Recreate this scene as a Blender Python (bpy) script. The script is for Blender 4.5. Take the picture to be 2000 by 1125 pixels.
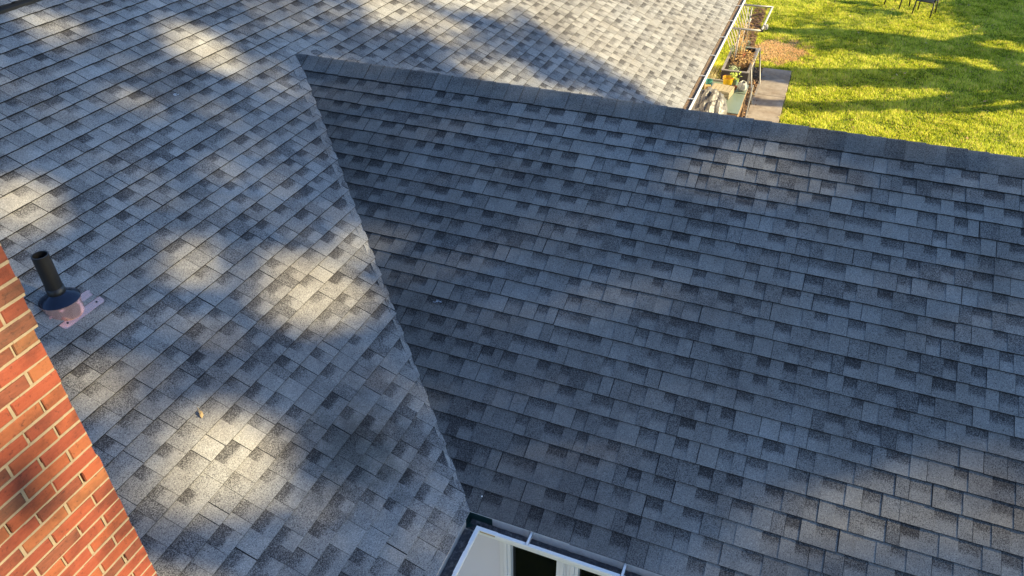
import bpy, math, random
import numpy as np
from mathutils import Matrix, Vector
random.seed(7); rng = np.random.default_rng(11)
for o in list(bpy.data.objects): bpy.data.objects.remove(o, do_unlink=True)
C = bpy.context.scene.collection
S = bpy.context.scene
# ------------------------------------------------------------------ camera
# world: X runs along the main ridge (away from the camera), Y runs up the main slope, Z up, z=0 at the eaves
cam_d = bpy.data.cameras.new('camera'); cam = bpy.data.objects.new('camera', cam_d); C.objects.link(cam)
RX = Vector((0.36793673819546197, -0.929828689772637, -0.006415945899504214))
RY = Vector((-0.5562714159339903, -0.21457914886480522, -0.8028187221828158))
RZ = Vector((0.7451071523619119, 0.29895550931226705, -0.5961886739539466))
mw = Matrix.Identity(4)
for i in range(3):
    mw[i][0] = RX[i]; mw[i][1] = -RY[i]; mw[i][2] = -RZ[i]
mw[0][3], mw[1][3], mw[2][3] = -2.79066, -1.43775, 4.14274
cam.matrix_world = mw
cam_d.sensor_width = 36; cam_d.lens = 36 * 1465.2 / 2000
cam_d.clip_end = 2000; cam_d.clip_start = 0.05
S.camera = cam
# ------------------------------------------------------------------ light
SUN_EL = math.radians(25); SH = Vector((0.25, -0.968, 0)).normalized()
SUN = Vector((SH.x * math.cos(SUN_EL), SH.y * math.cos(SUN_EL), math.sin(SUN_EL)))
world = bpy.data.worlds.new('World'); S.world = world; world.use_nodes = True
wn = world.node_tree; wn.nodes.clear()
sky = wn.nodes.new('ShaderNodeTexSky'); sky.sky_type = 'NISHITA'; sky.sun_disc = False
sky.sun_elevation = SUN_EL; sky.sun_rotation = math.atan2(SH.x, SH.y)
sky.ozone_density = 3.7; sky.air_density = 1.0; sky.dust_density = 0.3
bg = wn.nodes.new('ShaderNodeBackground'); bg.inputs[1].default_value = 0.115
wo = wn.nodes.new('ShaderNodeOutputWorld')
wn.links.new(sky.outputs[0], bg.inputs[0]); wn.links.new(bg.outputs[0], wo.inputs[0])
sl = bpy.data.lights.new('sun', 'SUN'); sl.energy = 5.0; sl.angle = math.radians(0.55); sl.color = (1.0, 0.82, 0.455)
so = bpy.data.objects.new('sun', sl); C.objects.link(so); so.location = (0, -20, 20)
so.rotation_euler = (-SUN).to_track_quat('-Z', 'Y').to_euler()
S.view_settings.view_transform = 'Standard'; S.view_settings.look = 'None'
S.view_settings.exposure = 1.36; S.view_settings.gamma = 1.0; S.view_settings.use_curve_mapping = False
# ------------------------------------------------------------------ helpers
GZ = -2.6
def tag(o, label=None, cat=None, group=None, kind=None):
    if label: o['label'] = label
    if cat: o['category'] = cat
    if group: o['group'] = group
    if kind: o['kind'] = kind
    return o
def empty(name, loc=(0, 0, 0), label=None, cat=None, group=None, parent=None):
    o = bpy.data.objects.new(name, None); C.objects.link(o); o.location = loc
    o.empty_display_size = .1
    if parent: o.parent = parent
    return tag(o, label, cat, group)
class MB:
    """collects faces (with material slot and an optional tone per corner)"""
    def __init__(s): s.v = []; s.f = []; s.m = []; s.t = []
    def face(s, pts, m=0, tone=.5):
        n = len(s.v); s.v += [tuple(p) for p in pts]; s.f.append(tuple(range(n, n + len(pts)))); s.m.append(m)
        s.t += list(tone) if hasattr(tone, '__len__') else [tone] * len(pts)
    def shared(s, vs, fs, m=0, tone=.5):
        n = len(s.v); s.v += [tuple(p) for p in vs]; s.t += [tone] * len(vs)
        for f in fs: s.f.append(tuple(i + n for i in f)); s.m.append(m)
    def box(s, a, b, m=0, tone=.5, M=None):
        x0, y0, z0 = a; x1, y1, z1 = b
        vs = [(x0, y0, z0), (x1, y0, z0), (x1, y1, z0), (x0, y1, z0), (x0, y0, z1), (x1, y0, z1), (x1, y1, z1), (x0, y1, z1)]
        if M is not None: vs = [M @ Vector(v) for v in vs]
        s.shared(vs, [(0, 3, 2, 1), (4, 5, 6, 7), (0, 1, 5, 4), (1, 2, 6, 5), (2, 3, 7, 6), (3, 0, 4, 7)], m, tone)
    def tube(s, pts, r, n=8, m=0, tone=.5, cap=True):
        pts = [Vector(p) for p in pts]; rr = r if hasattr(r, '__len__') else [r] * len(pts)
        vs = []; fs = []; prev = None
        for i, p in enumerate(pts):
            d = (pts[min(i + 1, len(pts) - 1)] - pts[max(i - 1, 0)]).normalized()
            if prev is None:
                a = Vector((0, 0, 1)) if abs(d.z) < .9 else Vector((1, 0, 0)); u = d.cross(a).normalized()
            else:
                u = (prev - d * prev.dot(d)).normalized()
            prev = u; w = d.cross(u)
            for k in range(n):
                an = 2 * math.pi * k / n; vs.append(p + (u * math.cos(an) + w * math.sin(an)) * rr[i])
        for i in range(len(pts) - 1):
            for k in range(n):
                k2 = (k + 1) % n; fs.append((i * n + k, i * n + k2, (i + 1) * n + k2, (i + 1) * n + k))
        if cap: fs.append(tuple(range(n))[::-1]); fs.append(tuple(range((len(pts) - 1) * n, len(pts) * n)))
        s.shared(vs, fs, m, tone)
    def lathe(s, prof, c, n=20, m=0, axis=None, tone=.5):
        """prof: (radius, height) list"""
        vs = []; fs = []
        for r, h in prof:
            for k in range(n):
                an = 2 * math.pi * k / n; vs.append((c[0] + r * math.cos(an), c[1] + r * math.sin(an), c[2] + h))
        for i in range(len(prof) - 1):
            for k in range(n):
                k2 = (k + 1) % n; fs.append((i * n + k, i * n + k2, (i + 1) * n + k2, (i + 1) * n + k))
        s.shared(vs, fs, m, tone)
    def mesh(s, name, mats, smooth=False):
        me = bpy.data.meshes.new(name); me.from_pydata(s.v, [], s.f)
        for mt in (mats if isinstance(mats, (list, tuple)) else [mats]): me.materials.append(mt)
        me.polygons.foreach_set('material_index', s.m)
        a = me.attributes.new('tone', 'FLOAT', 'POINT'); a.data.foreach_set('value', s.t)
        if smooth: me.polygons.foreach_set('use_smooth', [True] * len(s.f))
        me.update(); return me
    def build(s, name, mats, parent=None, M=None, smooth=False, **kw):
        o = bpy.data.objects.new(name, s.mesh(name, mats, smooth)); C.objects.link(o)
        if parent: o.parent = parent
        if M is not None: o.matrix_world = M
        return tag(o, **kw)
def localise(root, *obs): pass
# ------------------------------------------------------------------ materials
def nt(name):
    m = bpy.data.materials.new(name); m.use_nodes = True; t = m.node_tree; b = t.nodes['Principled BSDF']; return m, t, b
def N(t, typ, **kw):
    n = t.nodes.new(typ)
    for k, v in kw.items():
        if k.startswith('i_'):
            n.inputs[int(k[2:]) if k[2:].isdigit() else k[2:]].default_value = v
        else: setattr(n, k, v)
    return n
def L(t, a, b): t.links.new(a, b)
def ramp(t, fac, stops):
    r = t.nodes.new('ShaderNodeValToRGB'); e = r.color_ramp.elements
    while len(e) > 1: e.remove(e[-1])
    e[0].position = stops[0][0]; e[0].color = (*stops[0][1], 1)
    for p, c in stops[1:]:
        x = e.new(p); x.color = (*c, 1)
    L(t, fac, r.inputs[0]); return r.outputs[0]
def mix(t, fac, a, b, mode='MIX'):
    m = t.nodes.new('ShaderNodeMix'); m.data_type = 'RGBA'; m.blend_type = mode
    for s, v in ((0, fac), (6, a), (7, b)):
        if hasattr(v, 'is_linked') or hasattr(v, 'links'): L(t, v, m.inputs[s])
        else: m.inputs[s].default_value = v if not hasattr(v, '__len__') else (*v, 1)[:4]
    return m.outputs[2]
def noise(t, vec, scale, detail=2, rough=.5):
    n = t.nodes.new('ShaderNodeTexNoise'); n.inputs['Scale'].default_value = scale
    n.inputs['Detail'].default_value = detail; n.inputs['Roughness'].default_value = rough
    if vec is not None: L(t, vec, n.inputs['Vector'])
    return n.outputs[0]
def math_(t, op, a, b=None):
    m = t.nodes.new('ShaderNodeMath'); m.operation = op
    for i, v in enumerate((a, b)):
        if v is None: continue
        if hasattr(v, 'links'): L(t, v, m.inputs[i])
        else: m.inputs[i].default_value = v
    return m.outputs[0]
def bump(t, b, h, strength=.3, dist=.002):
    n = t.nodes.new('ShaderNodeBump'); n.inputs['Strength'].default_value = strength; n.inputs['Distance'].default_value = dist
    L(t, h, n.inputs['Height']); L(t, n.outputs[0], b.inputs['Normal'])
def plain(name, col, rough=.6, metal=0, var=.12, scale=14, bmp=0, bscale=60):
    m, t, b = nt(name); g = t.nodes.new('ShaderNodeNewGeometry')
    n = noise(t, g.outputs['Position'], scale, 4, .6)
    c = mix(t, n, tuple(x * (1 - var) for x in col), tuple(min(1, x * (1 + var)) for x in col))
    L(t, c, b.inputs['Base Color']); b.inputs['Roughness'].default_value = rough; b.inputs['Metallic'].default_value = metal
    if bmp: bump(t, b, noise(t, g.outputs['Position'], bscale, 3), bmp)
    return m
STAIN = (-.08, .74, .355)
def shingle_mat(name, dark=1.0, valley=False):
    m, t, b = nt(name); g = t.nodes.new('ShaderNodeNewGeometry'); P = g.outputs['Position']
    at = N(t, 'ShaderNodeAttribute', attribute_name='tone')
    # granules: fine speckle of light and dark chips
    n1 = noise(t, P, 165, 1, .9); n2 = noise(t, P, 80, 2, .7); n3 = noise(t, P, 7, 3, .6); n4 = noise(t, P, 1.3, 3, .6)
    tone = math_(t, 'ADD', at.outputs['Fac'], math_(t, 'MULTIPLY', math_(t, 'SUBTRACT', n1, .5), 1.6))
    tone = math_(t, 'ADD', tone, math_(t, 'MULTIPLY', math_(t, 'SUBTRACT', n2, .5), .6))
    tone = math_(t, 'ADD', tone, math_(t, 'MULTIPLY', math_(t, 'SUBTRACT', n3, .5), .16))
    tone = math_(t, 'ADD', tone, math_(t, 'MULTIPLY', math_(t, 'SUBTRACT', n4, .5), .30))
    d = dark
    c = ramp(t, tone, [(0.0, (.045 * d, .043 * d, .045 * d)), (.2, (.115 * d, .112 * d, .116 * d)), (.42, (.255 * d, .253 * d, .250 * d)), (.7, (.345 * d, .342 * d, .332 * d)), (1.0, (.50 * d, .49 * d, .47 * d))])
    # slow weathering, slightly brown
    sv = t.nodes.new('ShaderNodeVectorMath'); sv.operation = 'DISTANCE'; L(t, P, sv.inputs[0]); sv.inputs[1].default_value = STAIN   # dark algae spot
    sd_ = math_(t, 'ADD', sv.outputs['Value'], math_(t, 'MULTIPLY', math_(t, 'SUBTRACT', noise(t, P, 9, 5, .7), .5), .9))
    c = mix(t, 1.0, c, ramp(t, sd_, [(.10, (.50, .51, .50)), (.36, (.80, .80, .80)), (.55, (1, 1, 1))]), 'MULTIPLY')
    w = ramp(t, noise(t, P, .9, 5, .7), [(.40, (1, 1, 1)), (.56, (.86, .83, .80)), (.68, (.66, .63, .62))])
    c = mix(t, 1.0, c, w, 'MULTIPLY')
    if valley:   # darker towards the valley, with a ragged edge
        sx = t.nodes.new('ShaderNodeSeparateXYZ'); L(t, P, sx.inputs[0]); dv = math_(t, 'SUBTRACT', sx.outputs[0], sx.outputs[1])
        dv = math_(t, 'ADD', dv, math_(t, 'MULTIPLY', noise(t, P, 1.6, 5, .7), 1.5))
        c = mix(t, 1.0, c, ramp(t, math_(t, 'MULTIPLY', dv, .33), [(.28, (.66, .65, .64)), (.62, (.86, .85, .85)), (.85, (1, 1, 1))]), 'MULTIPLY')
    L(t, c, b.inputs['Base Color']); b.inputs['Roughness'].default_value = .92; b.inputs['Specular IOR Level'].default_value = .25
    bump(t, b, n1, .5, .0015)
    return m
M_SH = shingle_mat('granule_shingle'); M_CAP = shingle_mat('granule_cap', .60); M_SHW_SHADE = shingle_mat('granule_shingle_wing_shade', .77, True)  # wing copy is darkened: that slope's shade is put into its colour
M_EDGE = plain('asphalt_edge', (.012, .012, .014), .8)
M_DECK = plain('roof_deck', (.02, .02, .022), .9)
M_WHITE = plain('white_aluminium', (.88, .86, .83), .35, 0, .06, 9)
M_GUTIN = plain('gutter_inside', (.80, .74, .68), .55, 0, .3, 22, .2)
M_WALL = plain('painted_panel', (.72, .69, .74), .6, 0, .03, 2)
M_TRIM = plain('white_trim', (.80, .78, .80), .45, 0, .04, 6)
M_BLACKP = plain('black_pipe', (.012, .012, .013), .42, 0, .4, 30)
M_SILVER = plain('galvanised_pipe', (.26, .25, .24), .45, .35, .25, 30)
M_DARKM = plain('dark_metal', (.02, .018, .018), .5, 0, .3, 30)
M_DARKV = plain('black_vent', (.010, .009, .008), .7)
M_ROOM = plain('dark_room', (.030, .020, .014), .8, 0, .5, 2)
def gutter_debris_mat(name, c1, c2, c3):
    m, t, b = nt(name); g = t.nodes.new('ShaderNodeNewGeometry'); P = g.outputs['Position']
    n = noise(t, P, 38, 5, .7); n2 = noise(t, P, 6, 3, .6)
    c = ramp(t, n, [(.3, c1), (.5, c2), (.72, c3)]); c = mix(t, n2, c, c1)
    L(t, c, b.inputs['Base Color']); b.inputs['Roughness'].default_value = .8; bump(t, b, n, .8, .006); return m
M_DEB1 = gutter_debris_mat('wet_debris', (.05, .05, .06), (.11, .11, .12), (.40, .38, .36))
M_DEB2 = gutter_debris_mat('dry_debris', (.10, .06, .035), (.20, .135, .085), (.36, .27, .18))
def brick_mat():
    m, t, b = nt('fired_brick'); g = t.nodes.new('ShaderNodeNewGeometry'); P = g.outputs['Position']
    oi = t.nodes.new('ShaderNodeObjectInfo'); at = N(t, 'ShaderNodeAttribute', attribute_name='tone')
    sep = t.nodes.new('ShaderNodeMapping'); sep.inputs['Scale'].default_value = (18, 18, 90); L(t, P, sep.inputs[0])
    st = noise(t, sep.outputs[0], 1.0, 5, .65); n = noise(t, P, 60, 4, .7); big = noise(t, P, 9, 2, .5)
    base = ramp(t, at.outputs['Fac'], [(0, (.012, .012, .013)), (.12, (.05, .03, .018)), (.25, (.085, .018, .009)), (.45, (.150, .021, .009)), (.6, (.185, .030, .010)), (.75, (.205, .046, .013)), (.88, (.19, .078, .026)), (1, (.16, .095, .045))])
    c = mix(t, math_(t, 'MULTIPLY', st, .9), base, (.25, .065, .033)); c = mix(t, math_(t, 'MULTIPLY', big, .5), c, base)
    dk = ramp(t, n, [(.30, (.25, .2, .2)), (.42, (1, 1, 1))]); c = mix(t, .7, c, dk, 'MULTIPLY'); c = mix(t, .8, c, ramp(t, noise(t, P, 5, 4, .65), [(.34, (.42, .40, .42)), (.52, (1, 1, 1))]), 'MULTIPLY')
    L(t, c, b.inputs['Base Color']); b.inputs['Roughness'].default_value = .85
    h = math_(t, 'ADD', st, n); bump(t, b, h, .55, .004); return m
M_BRICK = brick_mat()
M_MORTAR = plain('mortar', (.225, .175, .12), .95, 0, .25, 40, .8, 120)
M_CORE = plain('mortar_hole', (.05, .04, .03), .95)  # dark chimney core, showing where the upright joints are short
def copper_mat():
    m, t, b = nt('copper'); g = t.nodes.new('ShaderNodeNewGeometry'); n = noise(t, g.outputs['Position'], 25, 3)
    L(t, mix(t, n, (.90, .50, .42), (.98, .68, .60)), b.inputs['Base Color']); b.inputs['Metallic'].default_value = .8; b.inputs['Roughness'].default_value = .22; return m
M_COPPER = copper_mat()
M_BOOT = plain('blackened_copper', (.02, .028, .05), .22, .5, .3, 20)
# ------------------------------------------------------------------ roof frames
PITCH = math.radians(25.5476); c_, s_ = math.cos(PITCH), math.sin(PITCH); E = 0.143
def frame(O, U, V):
    U, V = Vector(U), Vector(V); Nn = U.cross(V); M = Matrix.Identity(4)
    for i in range(3): M[i][0] = U[i]; M[i][1] = V[i]; M[i][2] = Nn[i]; M[i][3] = O[i]
    return M
F_MAIN = frame((0, 0, 0), (1, 0, 0), (0, c_, s_))          # u = X, v up the main slope
F_GAB = frame((0, 0, 0), (0, -1, 0), (c_, 0, s_))          # u = -Y, v up the near side of the wing
XR = 25.3 * E * c_                                          # wing ridge
F_BACK = frame((2 * XR, 0, 0), (0, 1, 0), (-c_, 0, s_))     # far side of the wing, u = +Y
house = empty('house', (0, 0, GZ), 'light grey shingled house with a cross wing and a red brick chimney', 'house')
HM = house.matrix_basis.copy()
def put(o, parent, M=None):
    """parent keeping the world placement"""
    o.parent = parent; o.matrix_parent_inverse = Matrix.Identity(4)
    W = M if M is not None else Matrix.Identity(4)
    P = Matrix.Identity(4); q = parent
    chain = []
    while q is not None: chain.append(q.matrix_basis); q = q.parent
    for b in reversed(chain): P = P @ b
    o.matrix_basis = P.inverted() @ W
def part(mb, name, mats, parent, M=None, smooth=False, **kw):
    o = bpy.data.objects.new(name, mb.mesh(name, mats, smooth)); C.objects.link(o); put(o, parent, M); return tag(o, **kw)
# clip polygons with tone
def clip(poly, a, b, c):
    out = []; n = len(poly)
    for i in range(n):
        P, Q = poly[i], poly[(i + 1) % n]; fp = a * P[0] + b * P[1] + c; fq = a * Q[0] + b * Q[1] + c
        if fp >= 0: out.append(P)
        if (fp >= 0) != (fq >= 0):
            k = fp / (fp - fq); out.append(tuple(P[j] + (Q[j] - P[j]) * k for j in range(4)))
    return out
def shingle_faces(length, ex=E, lap=.03, rnd=random):
    """one laminated strip: base sheet with printed shadow bands and raised tabs. returns list of (pts(u,v,w,tone), mat)"""
    F = []; H = .0145; T = .0025
    def w0(v): return max(.0008, H * (1 - v / (ex + .012)) + .0004)
    u = 0; tab = rnd.random() < .6; mood = rnd.gauss(0, .03)
    while u < length - 1e-4:
        wd = rnd.uniform(.07, .155) if tab else rnd.uniform(.08, .14)
        if length - u - wd < .06: wd = length - u
        u1 = u + wd; g = .0012 if u == 0 or u1 >= length - 1e-4 else 0
        ua, ub = u + (.0015 if u == 0 else 0), u1 - (.0015 if u1 >= length - 1e-4 else 0)
        if tab:
            tn = .50 + mood + rnd.gauss(0, .055) - (.12 if rnd.random() < .2 else 0); v1 = ex + lap
            za, zb = w0(0) + T, w0(v1) + T * .6
            F.append(([(ua, 0, za, tn), (ub, 0, za, tn), (ub, v1, zb, tn - .05), (ua, v1, zb, tn - .05)], 0))
            F.append(([(ua, 0, -.002, 0), (ub, 0, -.002, 0), (ub, 0, za, 0), (ua, 0, za, 0)], 1))
            F.append(([(ua, 0, 0, 0), (ua, 0, za, 0), (ua, v1, zb, 0), (ua, v1, 0, 0)], 1))
            F.append(([(ub, 0, 0, 0), (ub, v1, 0, 0), (ub, v1, zb, 0), (ub, 0, za, 0)], 1))
            for ue, pr in ((ua, .32), (ub - .0026, .22)):      # cut asphalt edge and side shadow of the tab, drawn as a dark strip
                if rnd.random() < pr: F.append(([(ue, 0, za + .0004, 0), (ue + .0028, 0, za + .0004, 0), (ue + .0028, v1, zb + .0004, 0), (ue, v1, zb + .0004, 0)], 1))
        else:
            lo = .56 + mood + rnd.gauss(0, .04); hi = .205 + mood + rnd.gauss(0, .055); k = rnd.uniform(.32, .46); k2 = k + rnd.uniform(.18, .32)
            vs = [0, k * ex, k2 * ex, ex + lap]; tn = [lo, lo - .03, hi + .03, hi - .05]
            if rnd.random() < .12: tn = [lo, lo, lo - .08, lo - .12]
            for i in range(3):
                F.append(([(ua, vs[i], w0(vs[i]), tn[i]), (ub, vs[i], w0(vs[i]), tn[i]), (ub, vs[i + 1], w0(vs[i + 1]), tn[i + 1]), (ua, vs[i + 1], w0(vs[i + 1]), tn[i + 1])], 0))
            F.append(([(ua, 0, -.002, 0), (ub, 0, -.002, 0), (ub, 0, w0(0), 0), (ua, 0, w0(0), 0)], 1))
        u = u1; tab = not tab if rnd.random() < .93 else tab
    return F
def mb_from(F, clips=(), off=(0, 0, 0)):
    mb = MB()
    for pts, m in F:
        q = [(p[0] + off[0], p[1] + off[1], p[2] + off[2], p[3]) for p in pts]
        if m == 1 and clips:      # thin vertical faces: keep when the midpoint is inside, else clip too
            pass
        for (a, b, c) in clips:
            q = clip(q, a, b, c)
            if len(q) < 3: break
        if len(q) >= 3: mb.face([p[:3] for p in q], m, [p[3] for p in q])
    return mb
VAR = [None] * 36
for i in range(36):
    r = random.Random(100 + i); VAR[i] = shingle_faces(1.0, rnd=r)
VAR_ME = [mb_from(f).mesh('shingle', [M_SH, M_EDGE]) for f in VAR]
CAMP = Vector((-2.79, -1.44, 4.14))
def in_view(p, m=60):
    d = p - CAMP; z = d.dot(RZ)
    if z <= .05: return False
    x = 1000 + 1465 * d.dot(RX) / z; y = 562 + 1465 * d.dot(RY) / z
    return -m < x < 2000 + m and -m < y < 1125 + m
def lay_rows(F, rows, span, clipfn, parent, nparts, seed, hidden=False, mats=None, shared=None):
    mats = mats or [M_SH, M_EDGE]; shared = shared or VAR_ME
    """rows: list of (v, exposure); span(v) -> (u0,u1); clipfn(u0,u1)-> list of half planes in (u,v) plane coordinates"""
    rnd = random.Random(seed); items = []
    for v, ex in rows:
        u0, u1 = span(v); x = u0 - rnd.uniform(.05, .95); wob = rnd.gauss(0, .0012)
        while x < u1:
            cl = clipfn(x, x + 1.0, v)
            items.append((x, v + wob + rnd.gauss(0, .0012), rnd.randrange(36), cl, rnd.gauss(0, .0012), abs(rnd.gauss(0, .0008)), ex)); x += 1.0
    vis = []; stuff = MB()
    for it in items:
        ctr = F @ Vector((it[0] + .5, it[1] + .07, 0))
        sees = any(in_view(F @ Vector((it[0] + k, it[1] + .07, 0))) for k in (0, .25, .5, .75, 1))
        vis.append(((ctr - CAMP).length if sees and not hidden else 1e3 + (ctr - CAMP).length, it))
    vis.sort(key=lambda a: a[0])
    cnt = 0
    for d, (x, v, k, cl, ang, lift, ex) in vis:
        me = None
        if cl:
            loc = [(a, b, c + a * x + b * v) for a, b, c in cl]
            # does any clip actually cut?
            cut = any(min(a * uu + b * vv + c for uu in (0, 1) for vv in (0, .18)) < 0 for a, b, c in loc)
            if cut:
                mb = mb_from(VAR[k], loc)
                if not mb.f: continue
                if cnt < nparts and d < 900: me = mb.mesh('shingle', mats)
                F2 = mb
            else: F2 = None; me = shared[k]
        else: F2 = None; me = shared[k]
        Mt = F @ Matrix.Translation((x, v, .001 + lift)) @ Matrix.Rotation(ang, 4, 'Z')
        if cnt < nparts and d < 900:
            o = bpy.data.objects.new('shingle', me); C.objects.link(o); put(o, parent, Mt); cnt += 1
        else:
            src = F2 if F2 is not None else mb_from(VAR[k])
            n = len(stuff.v); stuff.v += [tuple(Mt @ Vector(p)) for p in src.v]; stuff.t += src.t
            stuff.f += [tuple(i + n for i in f) for f in src.f]; stuff.m += src.m
    if stuff.f: part(stuff, 'shingle_field', mats, parent, kind='stuff')
    return cnt
# ------------------------------------------------------------------ roof decks
XA, XB = -3.2, 17.0           # length of the main roof
VRM = 38.45 * E               # main ridge (slope length)
YEND = 7.0                    # gable end of the wing at Y=-YEND
def deck():
    mb = MB(); z = -.006
    def P(F, u, v): return F @ Vector((u, v, z))
    a = XR / c_
    # main slope minus the triangle under the wing
    mb.face([P(F_MAIN, XA, 0), P(F_MAIN, 0, 0), P(F_MAIN, XR, a), P(F_MAIN, XR, VRM), P(F_MAIN, XA, VRM)])
    mb.face([P(F_MAIN, 2 * XR, 0), P(F_MAIN, XB, 0), P(F_MAIN, XB, VRM), P(F_MAIN, XR, VRM), P(F_MAIN, XR, a)])
    # other side of the ridge
    yr = VRM * c_; zr = VRM * s_
    mb.face([(XA, yr, zr - .006), (XB, yr, zr - .006), (XB, 2 * yr, -.006), (XA, 2 * yr, -.006)])
    return mb
main_roof = part(deck(), 'main_roof', [M_DECK], house)
mbg = MB()
a = XR / c_
mbg.face([F_GAB @ Vector(p) for p in ((0, 0, -.006), (YEND, 0, -.006), (YEND, a, -.006), (-XR, a, -.006))])
mbg.face([F_BACK @ Vector(p) for p in ((0, 0, -.006), (XR, a, -.006), (-YEND, a, -.006), (-YEND, 0, -.006))])
wing_roof = part(mbg, 'wing_roof', [M_DECK], house)
rows_m = [(-.012, .57 * E)] + [((k - .55) * E, E) for k in range(1, 38)]
def clip_main(u0, u1, v):
    cl = [(0, -1, VRM - .10)]
    if u0 < 0 and u1 <= 0: return cl
    m = .5 * (u0 + u1)
    if v > XR / c_ + .02: return cl
    if m < XR: cl.append((-1 / c_, 1, 0))          # v >= u/c
    else: cl.append((1 / c_, 1, -2 * XR / c_))     # v >= (2XR-u)/c
    return cl
def run_main(parent):
    # two runs per row where the wing cuts in
    left = [r for r in rows_m]
    def spanL(v): return (XA, min(XR, max(0, v * c_) + .25) if v < a else XB)
    def spanR(v): return (max(XR, 2 * XR - v * c_ - .2), XB) if v < a else (0, -1)
    n = lay_rows(F_MAIN, left, spanL, lambda u0, u1, v: (clip_main(min(u0, XR - 1.01), min(u1, XR - .01), v) if v < a else [(0, -1, VRM - .10)]) , parent, 210, 5)
    lay_rows(F_MAIN, [r for r in left if r[0] < a], spanR, lambda u0, u1, v: clip_main(XR + .01, XR + 1.01, v), parent, 90, 6)
run_main(main_roof)
rows_g = [(-.012 if k == 0 else k * E, E) for k in range(0, 24)]
lay_rows(F_GAB, rows_g, lambda v: (-max(v, 0) * c_ - .1, YEND), lambda u0, u1, v: [(1, c_, -.003), (0, -1, a), (-1, 0, YEND)], wing_roof, 210, 21, mats=[M_SHW_SHADE, M_EDGE], shared=[mb_from(f).mesh('shingle', [M_SHW_SHADE, M_EDGE]) for f in VAR])
lay_rows(F_BACK, rows_g, lambda v: (-YEND, max(v, 0) * c_ + .1), lambda u0, u1, v: [(-1, c_, -.003), (0, -1, a), (1, 0, YEND)], wing_roof, 0, 22, hidden=True)
# shingles of the wing that run across the valley on to the main slope
def flaps(side, parent):
    rnd = random.Random(3 if side > 0 else 4)
    for k in range(25):
        x0, x1 = k * E * c_, min((k + 1) * E * c_ + .02, XR + (.05 if side > 0 else 0))
        if k == 0: x0 = -.012
        def cut(x): return (.052 if side > 0 else .12) + (.10 if side > 0 else .20) * (max(x, 0) / XR) ** 1.5
        mb = MB(); t = .47 + rnd.gauss(0, .06); jag = rnd.gauss(0, .005)
        def S_(x): return x if side > 0 else 2 * XR - x
        n = 4; P = []
        lift0 = .0140; lift1 = .0120
        lo = [(x0 + (x1 - x0) * i / n) for i in range(n + 1)]
        for i in range(n):
            xa, xb = lo[i], lo[i + 1]; wa = lift0 + (lift1 - lift0) * i / n; wb = lift0 + (lift1 - lift0) * (i + 1) / n
            va, vb = xa / c_ - .004, xb / c_ - .004; ca, cb = va + cut(xa) / c_ + jag, vb + cut(xb) / c_ + jag * .5
            tt = t + rnd.gauss(0, .03)
            q = [(S_(xa), va, wa - .004), (S_(xb), vb, wb - .004), (S_(xb), cb, wb), (S_(xa), ca, wa)]
            if side < 0: q = q[::-1]
            mb.face(q, 0, [tt] * 4)
            e = [(S_(xa), ca, wa), (S_(xb), cb, wb), (S_(xb), cb, 0), (S_(xa), ca, 0)]
            mb.face(e if side > 0 else e[::-1], 0, t - .1)
        va = x0 / c_; e = [(S_(x0), va, 0), (S_(x0), va + cut(x0) / c_ + jag, 0), (S_(x0), va + cut(x0) / c_ + jag, lift0), (S_(x0), va, lift0 - .004)]
        mb.face(e, 1, 0)
        part(mb, 'valley_shingle', [M_SH, M_EDGE], parent, F_MAIN)
flaps(1, wing_roof); flaps(-1, wing_roof)
# ridge caps
def cap_mesh(hw, ex, lap, slope, seed, mats=None, tone=.5, r=.03):
    """along +x = direction the caps overlap towards (covered end), folded over y=0"""
    rnd = random.Random(seed); mb = MB(); prof = []
    cs, sn = math.cos(slope), math.sin(slope)
    for y in (-hw, -hw * .5, -.035, -.012, .012, .035, hw * .5, hw):
        ay = abs(y); z = -ay * math.tan(slope) if ay > .03 else -(.03 * math.tan(slope)) * (ay / .03) ** 1.5
        prof.append((y * cs if ay > .03 else y, z))
    n = len(prof); xs = (0, ex * .5, ex + lap); lf = (.011, .008, .004)
    for i in range(2):
        for j in range(n - 1):
            t0 = tone + rnd.gauss(0, .03)
            mb.face([(xs[i], prof[j][0], prof[j][1] + lf[i]), (xs[i + 1], prof[j][0], prof[j][1] + lf[i + 1]), (xs[i + 1], prof[j + 1][0], prof[j + 1][1] + lf[i + 1]), (xs[i], prof[j + 1][0], prof[j + 1][1] + lf[i])][::-1], 0, t0)
    for j in range(n - 1):
        mb.face([(0, prof[j][0], prof[j][1] + lf[0]), (0, prof[j + 1][0], prof[j + 1][1] + lf[0]), (0, prof[j + 1][0], prof[j + 1][1] - .004), (0, prof[j][0], prof[j][1] - .004)][::-1], 1, 0)
    for j, sg in ((0, 1), (n - 1, -1)):
        q = [(0, prof[j][0], prof[j][1] + lf[0]), (xs[2], prof[j][0], prof[j][1] + lf[2]), (xs[2], prof[j][0], prof[j][1] - .006), (0, prof[j][0], prof[j][1] - .006)]
        mb.face(q if sg > 0 else q[::-1], 1, 0)
    return mb
CAPS = [cap_mesh(.180, .145, .03, PITCH, i, tone=.44 + .04 * math.sin(i * 2.3) - (.13 if i % 4 == 1 else 0)).mesh('ridge_cap', [M_CAP, M_EDGE]) for i in range(14)]
rr = random.Random(9)
y = -YEND - .01; i = 0
while y < XR + .02:
    Mt = Matrix.Translation((XR + rr.gauss(0, .002), y, XR * math.tan(PITCH) + .019 + rr.gauss(0, .0012))) @ Matrix.Rotation(math.pi / 2 + rr.gauss(0, .006), 4, 'Z')
    o = bpy.data.objects.new('ridge_cap', CAPS[rr.randrange(14)]); C.objects.link(o); put(o, wing_roof, Mt); y += .143; i += 1
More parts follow.
